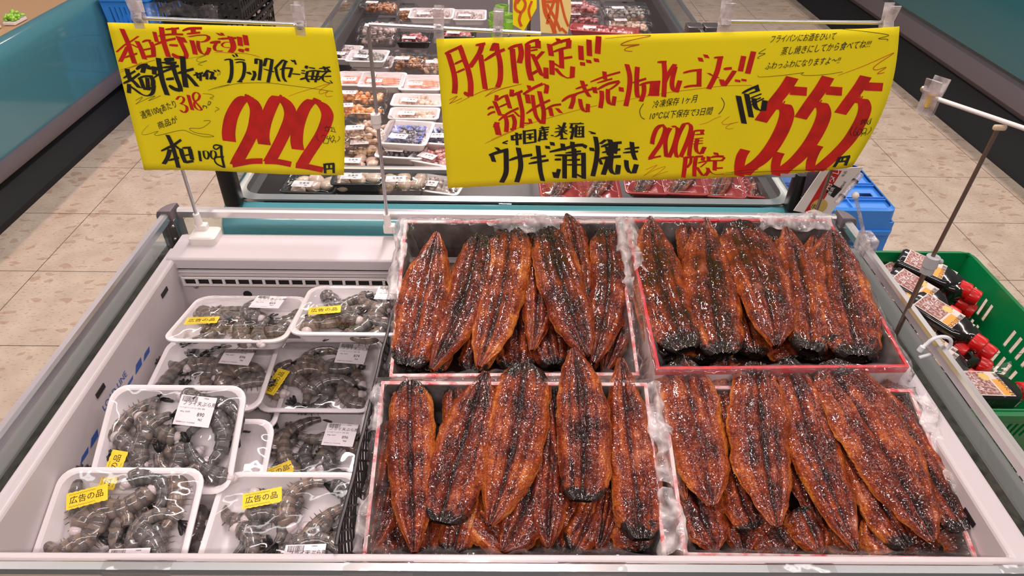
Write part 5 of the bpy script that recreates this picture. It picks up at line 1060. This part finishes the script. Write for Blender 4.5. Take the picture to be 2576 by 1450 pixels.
# ================================================================== PACKS IN THE MIDDLE CASE
TXT = {}
def mlabel(t, m4, w_=.055, h_=.030, s1='生食用', s2='398', big=True):
    o, T_ = price_label(t, m4, None, w_, h_)
    T_(s1, .0095, .004, .026) if not big else T_(s1, .012, .020, .022, .9)
    T_(s2, .008, .038, .008, .9)
    T_('加工日 26.7.15  保存4℃以下', .0028, .003, .016); T_('消費期限 26.7.17  100g当り', .0028, .003, .009); T_('鮮魚部 加工', .0026, .003, .004)
SC = [0]
def pack(px, py, z, w_, d_, rot, kind, cont, lab, clab, price='398', s1='生食用', tilt=0, h=.032, label=True, lrot=0, n=46, r=.010, group=None):
    SC[0] += 1; c = atz(px, py, z); mw = Matrix.Translation(c) @ Matrix.Rotation(rot, 4, 'Z') @ Matrix.Rotation(tilt, 4, 'X')
    t = thing('food_pack', lab, 'food pack', (0, 0, 0), group)
    tm = {'foam': M['foam'], 'black': M['black_tray'], 'red': M['red_tray'], 'clear': M['clear'], 'blue': M['bluepat']}[kind]
    if kind == 'clear':
        MB().loft([rrect(0, 0, w_/2-.016, d_/2-.016, .012, -h, 4), rrect(0, 0, w_/2-.012, d_/2-.012, .014, -h+.003, 4), rrect(0, 0, w_/2-.004, d_/2-.004, .016, -.004, 4), rrect(0, 0, w_/2, d_/2, .016, -.003, 4), rrect(0, 0, w_/2, d_/2, .016, .0, 4)], True).build('container', tm, t)
        MB().loft([rrect(0, 0, w_/2, d_/2, .016, .001, 4), rrect(0, 0, w_/2-.004, d_/2-.004, .016, .002, 4), rrect(0, 0, w_/2-.010, d_/2-.010, .016, .014, 4), rrect(0, 0, w_/2-.016, d_/2-.016, .016, .018, 4)], False, True).build('lid', tm, t); zt = .0186
    else:
        tray_mesh(w_, d_, h, kind+str(round(w_, 3))+str(round(d_, 3)), .016).build('tray', tm, t); wrap_mesh(w_, d_, .006, SC[0]*2.3).build('cling_wrap', M['wrap'], t); zt = .0085
    if label:
        lm = Matrix.Translation((-w_*.30, -d_*.36, zt)) @ Matrix.Rotation(lrot, 4, 'Z'); mlabel(t, lm, .055, .032, s1, price)
    t.matrix_world = mw
    if cont:
        o = lumps(w_-.03, d_-.03, h*.75, n, r, SC[0], z0=-h+.010).build('seafood_heap', M[cont], None)
        for v in o.data.vertices: v.co.z = min(v.co.z, zt-.004)
        o.matrix_world = mw; tag(o, clab, 'seafood', None, 'stuff')
    return t, mw
PK = [
 (954, 66, .80, .15, .12, .05, 'clear', 'squid', 'clear pack of pale squid, top of the stack at the back left', 'pale squid strips in the top back left pack', '298'),
 (952, 88, .765, .15, .12, .02, 'clear', 'squid', 'clear pack of pale squid, under the top one at the back left', 'pale squid strips in the lower back left pack', '298'),
 (958, 12, .80, .16, .10, -.12, 'clear', 'shell', 'dark shellfish pack at the very back left of the middle case', 'dark turban shells in the very back left pack', '498'),
 (1025, 28, .79, .09, .12, .1, 'clear', 'shell', 'small pack of brown sea snails behind the squid packs', 'brown sea snails heaped in the small pack', '398'),
 (1086, 32, .81, .165, .12, .0, 'foam', 'squid', 'oval white tray of whitish squid near the back', 'whitish squid pieces in the oval white tray', '380'),
 (1180, 36, .80, .13, .12, .02, 'foam', 'squid', 'white tray of squid against the white divider', 'squid pieces in the tray by the white divider', '380'),
 (1043, 93, .79, .125, .105, -.03, 'black', 'octopus', 'black tray of red octopus left of the bar clip', 'red octopus tentacles in the left black tray', '568'),
 (1152, 80, .79, .13, .10, .02, 'black', 'octopus', 'black tray of octopus seen between the two bar clips', 'octopus pieces in the tray between the clips', '568'),
 (925, 139, .78, .13, .105, -.03, 'foam', 'oyster', 'white tray of oysters with a blue dot label, upper one', 'grey oysters in the upper blue dot tray', '398'),
 (940, 155, .745, .13, .105, .03, 'foam', 'oyster', 'white tray of oysters below the blue dot one', 'grey oysters in the lower tray', '398'),
 (1031, 150, .775, .135, .115, -.06, 'clear', 'shell', 'clear pack of brown shellfish above the orange prawns', 'brown shellfish in the clear pack above the orange prawns', '458'),
 (1100, 160, .775, .11, .10, 0, 'clear', 'clam', 'clear pack of orange clams half behind the 555 sign', 'orange clams half behind the 555 sign', '458'),
 (866, 130, .77, .10, .13, -.1, 'foam', 'squid', 'wrapped white tray at the left wall of the middle case', 'pale fish in the tray at the left wall', '398'),
 (1051, 250, .765, .15, .085, -.02, 'foam', 'scallop', 'white tray of thin squid noodles above the blue trays', 'pale squid noodles in the tray above the blue trays', '358'),
 (1042, 284, .765, .14, .075, .0, 'foam', 'scallop', 'white tray of pale squid noodles directly behind the blue trays', 'pale squid noodles directly behind the blue trays', '358'),
 (905, 240, .765, .17, .075, .0, 'clear', 'orange', 'long clear pack of orange clams at the left', 'orange clams in the long left pack', '398'),
 (898, 274, .765, .17, .072, .0, 'clear', 'orange', 'long clear pack of orange sea urchin with a red dot', 'orange sea urchin in the long pack', '880'),
 (921, 322, .79, .135, .125, -.04, 'clear', 'clam', 'clear pack of boiled clams on the stack left of the blue tray', 'boiled pale clams in the upper stack pack', '398'),
 (930, 362, .755, .135, .10, -.02, 'clear', 'clam', 'clear pack of boiled clams at the bottom of the left stack', 'boiled pale clams in the lower stack pack', '398'),
 (858, 335, .77, .09, .15, .05, 'clear', 'clam', 'clear pack of clams partly behind the 222 sign', 'pale clams partly behind the 222 sign', '398'),
 (1016, 366, .755, .125, .13, -.09, 'foam', 'greylump', 'blue patterned tray of grey seaweed, the lower of two', 'grey seaweed in the lower blue tray', '298'),
 (1024, 332, .785, .125, .135, -.09, 'foam', 'greylump', 'blue patterned tray of grey seaweed, on top of its twin', 'grey seaweed in the upper blue tray', '298'),
 (1110, 335, .77, .10, .12, -.12, 'foam', 'greylump', 'blue patterned tray at the left edge of the 555 sign', 'grey seaweed in the tray at the sign edge', '298'),
 (1098, 388, .75, .12, .10, -.35, 'foam', 'fillet', 'tilted white tray of pink fish sticks by the glass', 'pink fish sticks in the tilted tray', '398'),
 (1100, 462, .72, .13, .08, -.25, 'foam', 'squid', 'white tray leaning against the front glass under the 555 sign', 'white fish in the tray leaning on the front glass', '398'),
 (1463, 12, .82, .16, .12, .0, 'clear', 'octopus', 'dark ribbed clamshell pack behind the small yellow signs, upper', 'reddish fish in the upper ribbed clamshell', '498'),
 (1460, 40, .78, .16, .11, .0, 'clear', 'octopus', 'dark ribbed clamshell pack behind the small yellow signs, lower', 'reddish fish in the lower ribbed clamshell', '498'),
 (1573, 24, .82, .18, .12, -.02, 'clear', 'oyster', 'large clamshell pack of squid with a yellow sticker', 'squid and greens in the large clamshell', '598'),
 (1580, 56, .78, .18, .10, -.02, 'clear', 'scallop', 'large clamshell pack underneath the one with the yellow sticker', 'baby squid in the underneath clamshell', '598'),
]
for i, q in enumerate(PK):
    px, py, z, w_, d_, rot, kind, cont, lab, clab, price = q
    pack(px, py, z, w_*1.2, d_*1.28, rot, kind, cont, lab, clab, price, r=.0115 if cont != 'greylump' else .006, n=60 if cont != 'greylump' else 90, lrot=R.uniform(-.15, .15))
# blue patterned collars under the seaweed wrap
for (px, py, z, w_, d_, rot, nm) in ((1024, 332, .785, .125, .135, -.09, 'upper'), (1016, 366, .755, .125, .13, -.09, 'lower'), (1110, 335, .77, .10, .12, -.12, 'right')):
    mw = Matrix.Translation(atz(px, py, z)) @ Matrix.Rotation(rot, 4, 'Z')
    tag(MB().loft([rrect(0, 0, w_/2-a, d_/2-a, .014, zz, 4) for a, zz in ((.010, -.004), (.018, -.008), (.034, -.010))]).build('printed_film', M['bluepat'], xf=mw), 'blue wave patterned film inside the %s seaweed tray' % nm, 'printed film')
def prawn_boiled():
    t = thing('boiled_prawn', 'orange boiled prawn', 'prawn'); L = .062; lo = []; n = 16
    for i in range(n+1):
        s = i/n; r_ = .0085*(1-.6*s)*(min(1, .5+s*5))*(1+.08*((s*6) % 1)); c = V((-L/2+L*s, .006*math.sin(s*3), .007))
        lo.append([c+V((0, r_*math.cos(a), r_*.8*math.sin(a))) for a in (2*math.pi*k/8 for k in range(8))])
    MB().loft(lo, True, True).build('peeled_body', M['boiled'], t)
    e = V((L/2, 0, .007)); b = MB()
    for an in (-.4, 0, .4): b.add([e, e+V((.014*math.cos(an-.15), .014*math.sin(an-.15), .001)), e+V((.017*math.cos(an), .017*math.sin(an), -.001)), e+V((.014*math.cos(an+.15), .014*math.sin(an+.15), .001))], [(0, 1, 2, 3)])
    b.build('tail', M['fillet'], t, solid=.001, smooth=False); return t
PB = prawn_boiled(); f_ = True
for (px, py, w_, d_, lab) in ((893, 196, .12, .115, 'left white tray of orange boiled prawns'), (962, 199, .14, .12, 'middle white tray of orange boiled prawns'), (1060, 206, .13, .12, 'right white tray of orange boiled prawns')):
    t, mw = pack(px, py, .775, w_*1.18, d_*1.2, .0, 'foam', None, lab+' in the middle case', '', '498', '生食用')
    for k in range(6):
        o = PB if f_ else copy_tree(PB); f_ = False
        o.matrix_world = mw @ Matrix.Translation((-.022+.046*(k % 2)+.004*(k//2), .030-.019*(k//2), -.020)) @ Matrix.Rotation(R.uniform(-.25, .25), 4, 'Z')
        tag(o, 'peeled orange boiled prawn in the %s' % lab, 'prawn', 'boiled prawns in the %s' % lab)
# scallop trays behind the front glass
def scallop():
    t = MB().ball((0, 0, 0), (.025, .021, .014), 14, 10).build('scallop', M['scallop']); return t
SCP = scallop(); f_ = True
for (px, py, z, w_, d_, kind, rot, lab) in ((788, 456, .750, .145, .12, 'black', -.05, 'left black tray of scallops for raw eating'), (902, 440, .775, .13, .10, 'black', 0, 'raised black tray of scallops by the glass'), (905, 462, .735, .13, .09, 'black', 0, 'empty looking black tray under the raised scallop tray'), (1012, 452, .750, .125, .115, 'clear', .02, 'clear tray of scallops right of the black trays'), (900, 404, .74, .13, .08, 'black', 0, 'black tray of scallops with a blue round label')):
    t, mw = pack(px, py, z, w_*1.1, d_*1.1, rot, kind, None, lab, '', '580', '生食用', label='empty' not in lab)
    if 'empty' in lab: continue
    for k in range(7):
        o = SCP if f_ else SCP.copy()
        if not f_: col.objects.link(o)
        f_ = False
        o.matrix_world = mw @ Matrix.Translation((-.042+.042*(k % 3)+R.uniform(-.005, .005), .030-.028*(k//3), -.018+.006*(k % 2))) @ Euler((R.uniform(-.3, .3), R.uniform(-.3, .3), R.uniform(0, 3))).to_matrix().to_4x4()
        tag(o, 'raw scallop in the %s' % lab, 'scallop', 'scallops in the %s' % lab)
# red trays with one grilled eel piece each
E0 = [o for o in col.objects if o.name.startswith('grilled_eel')][1]
fr_i = 0
for (px, py, z, rot, lab) in ((1406, 474, .715, .04, 'leftmost'), (1505, 476, .715, -.02, 'second from the left'), (1722, 496, .688, -.03, 'lower right one of two tucked under'), (1640, 498, .688, .02, 'lower left one of two tucked under'), (1620, 462, .745, -.04, 'third from the left, raised on another'), (1716, 464, .745, -.06, 'fourth from the left, raised on another'), (1812, 472, .715, -.10, 'fifth from the left'), (1915, 474, .715, -.14, 'rightmost')):
    t, mw = pack(px, py-18, z+.045, .118, .19, rot, 'red', None, 'red tray of wrapped grilled eel, %s' % lab, '', '980', 'うなぎ', label=False, h=.024)
    o = E0.copy(); col.objects.link(o)
    o.matrix_world = mw @ Matrix.Translation((.0, -.005, -.006)) @ Matrix.Rotation(R.uniform(-.12, .12), 4, 'Z') @ Matrix.Diagonal((.62, .50, .45, 1)) @ Matrix.Rotation(.0, 4, 'X')
    tag(o, 'piece of grilled eel in the red tray, %s' % lab, 'grilled eel', 'eel pieces in the red trays')
# long red packs, green cups, white divider, booklets
for k, (px, py, z) in enumerate(((1520, 72, .78), (1530, 84, .755))):
    pack(px, py, z, .30, .10, -.22, 'red', 'fillet', 'long red tray of pink fish fillets, %s of the pair behind the 555 sign' % ('upper', 'lower')[k], 'pink fillets in the %s long red tray' % ('upper', 'lower')[k], '498', '生食用')
tag(MB().box((.005, 3.15, .70), (.012, 3.95, .90)).build('shelf_divider', M['foam'], smooth=False, bevel=.002), 'upright white divider left of the green lidded cups', 'divider')
k = 0
for (px, py) in ((1262, 14), (1248, 32), (1272, 34), (1246, 50), (1276, 52), (1250, 70)):
    k += 1; c = atz(px, py, .84); t = thing('lidded_cup', 'small green lidded cup in the cluster behind the bar clip, %s' % ('topmost', 'second', 'third', 'fourth', 'fifth', 'lowest')[k-1], 'cup', c, 'green lidded cups')
    MB().tube([c-V((0, 0, .045)), c], [.026, .031], 18).build('cup', M['greencup'], t); MB().tube([c, c+V((0, 0, .004))], .033, 18).build('lid', M['clear'], t)
for k in range(7):
    x = .075+.013*k; tag(MB().box((x, 2.62, .68), (x+.006, 2.76, .80), rot=Euler((0, .15, .08*k)).to_matrix()).build('leaflet', (M['white_st'], M['card_g'], M['white_st'], M['bluepat'], M['white_st'], M['greencup'], M['white_st'])[k], smooth=False), 'upright paper leaflet behind the left end of the 555 sign, %s' % ORD[k], 'leaflet', 'leaflets by the green cups')
# two small yellow signs on one pole further back
tp_ = aty(1333, -30, 2.2); bs = V((tp_.x, 2.2, .66))
t = thing('sign_stand', 'brown pole between the two small yellow signs at the top', 'sign stand', bs); MB().tube([bs, tp_], .006, 10).build('pole', M['pole_brown'], t)
def ysign(px, Yq, lab, ink_, mt):
    P = [aty(x, y, Yq) for x, y in px]; t = thing('price_sign', lab, 'sign', sum(P, V((0, 0, 0)))/len(P))
    MB().add(P, [tuple(range(len(P)))]).build('paper_sheet', mt, t, smooth=False, solid=.001)
    b = MB()
    for W, pts in ink_:
        Q = cr([tuple(p) for p in pts])
        for i in range(len(Q)-1):
            p, q = Q[i], Q[i+1]; nn = V((-(q-p).y, (q-p).x)).normalized()*W/2
            b.add([aty(c.x, c.y, Yq)-V((0, .0015+.00002*(i % 9), 0)) for c in (p-nn, p+nn, q+nn, q-nn)], [(0, 1, 2, 3)])
    b.build('red_lettering', mat('faded_red_ink', (.66, .10, .015), .6), t, smooth=False)
ysign([(1290, -60), (1352, -60), (1350, 20), (1318, 78), (1290, 62)], 2.17, 'small yellow sign left of the pole with one red looped figure', [(7, [(1300, -10), (1296, 20), (1312, 30), (1322, 10), (1312, -6), (1300, 8)]), (7, [(1312, 28), (1306, 50), (1312, 66)]), (6, [(1338, 2), (1330, 26), (1336, 50)])], M['yellow'])
ysign([(1354, -60), (1434, -60), (1437, 30), (1428, 86), (1360, 82)], 2.15, 'small pale yellow sign right of the pole covered in red strokes', [(11, [(1366, -20), (1372, 30), (1388, 60), (1396, 84)]), (7, [(1372, 4), (1400, 2), (1410, -8)]), (7, [(1398, -10), (1384, 30), (1376, 60)]), (8, [(1404, -10), (1400, 40), (1392, 78)]), (7, [(1376, 10), (1398, 50), (1410, 78)]), (6, [(1408, -10), (1420, 40), (1430, 66)]), (6, [(1412, 70), (1426, 84)])], mat('pale_yellow_paper', (.86, .68, .26), .6))
# unused prototypes never remain in view
for k in range(4):
    if not used[k]:
        for ch in list(PRAWNS[k].children): bpy.data.objects.remove(ch)
        bpy.data.objects.remove(PRAWNS[k])
# turn the lettering into real flat meshes, shared between copies
bpy.context.view_layer.update()
done = {}
bend_of = {o.data.name: (d, o.matrix_world.copy()) for o, d in BEND}
for o in [q for q in col.objects if q.type == 'FONT']:
    key = o.data.name
    if key not in done:
        me = bpy.data.meshes.new_from_object(o); me.name = o.name; me.materials.clear(); me.materials.append(o.data.materials[0]); done[key] = me
        if key in bend_of:      # ink follows the curl of the paper
            d_, mwo = bend_of[key]; inv = mwo.inverted()
            for v in me.vertices:
                q = mwo @ v.co; q = d_(q)-V((0, .0014, 0)); v.co = inv @ q
    n_ = bpy.data.objects.new(o.name, done[key]); col.objects.link(n_); n_.parent = o.parent; n_.matrix_parent_inverse = o.matrix_parent_inverse.copy(); n_.matrix_basis = o.matrix_basis.copy()
    if 'label' in o: n_['label'] = o['label']
    nm = o.name; bpy.data.objects.remove(o); n_.name = nm
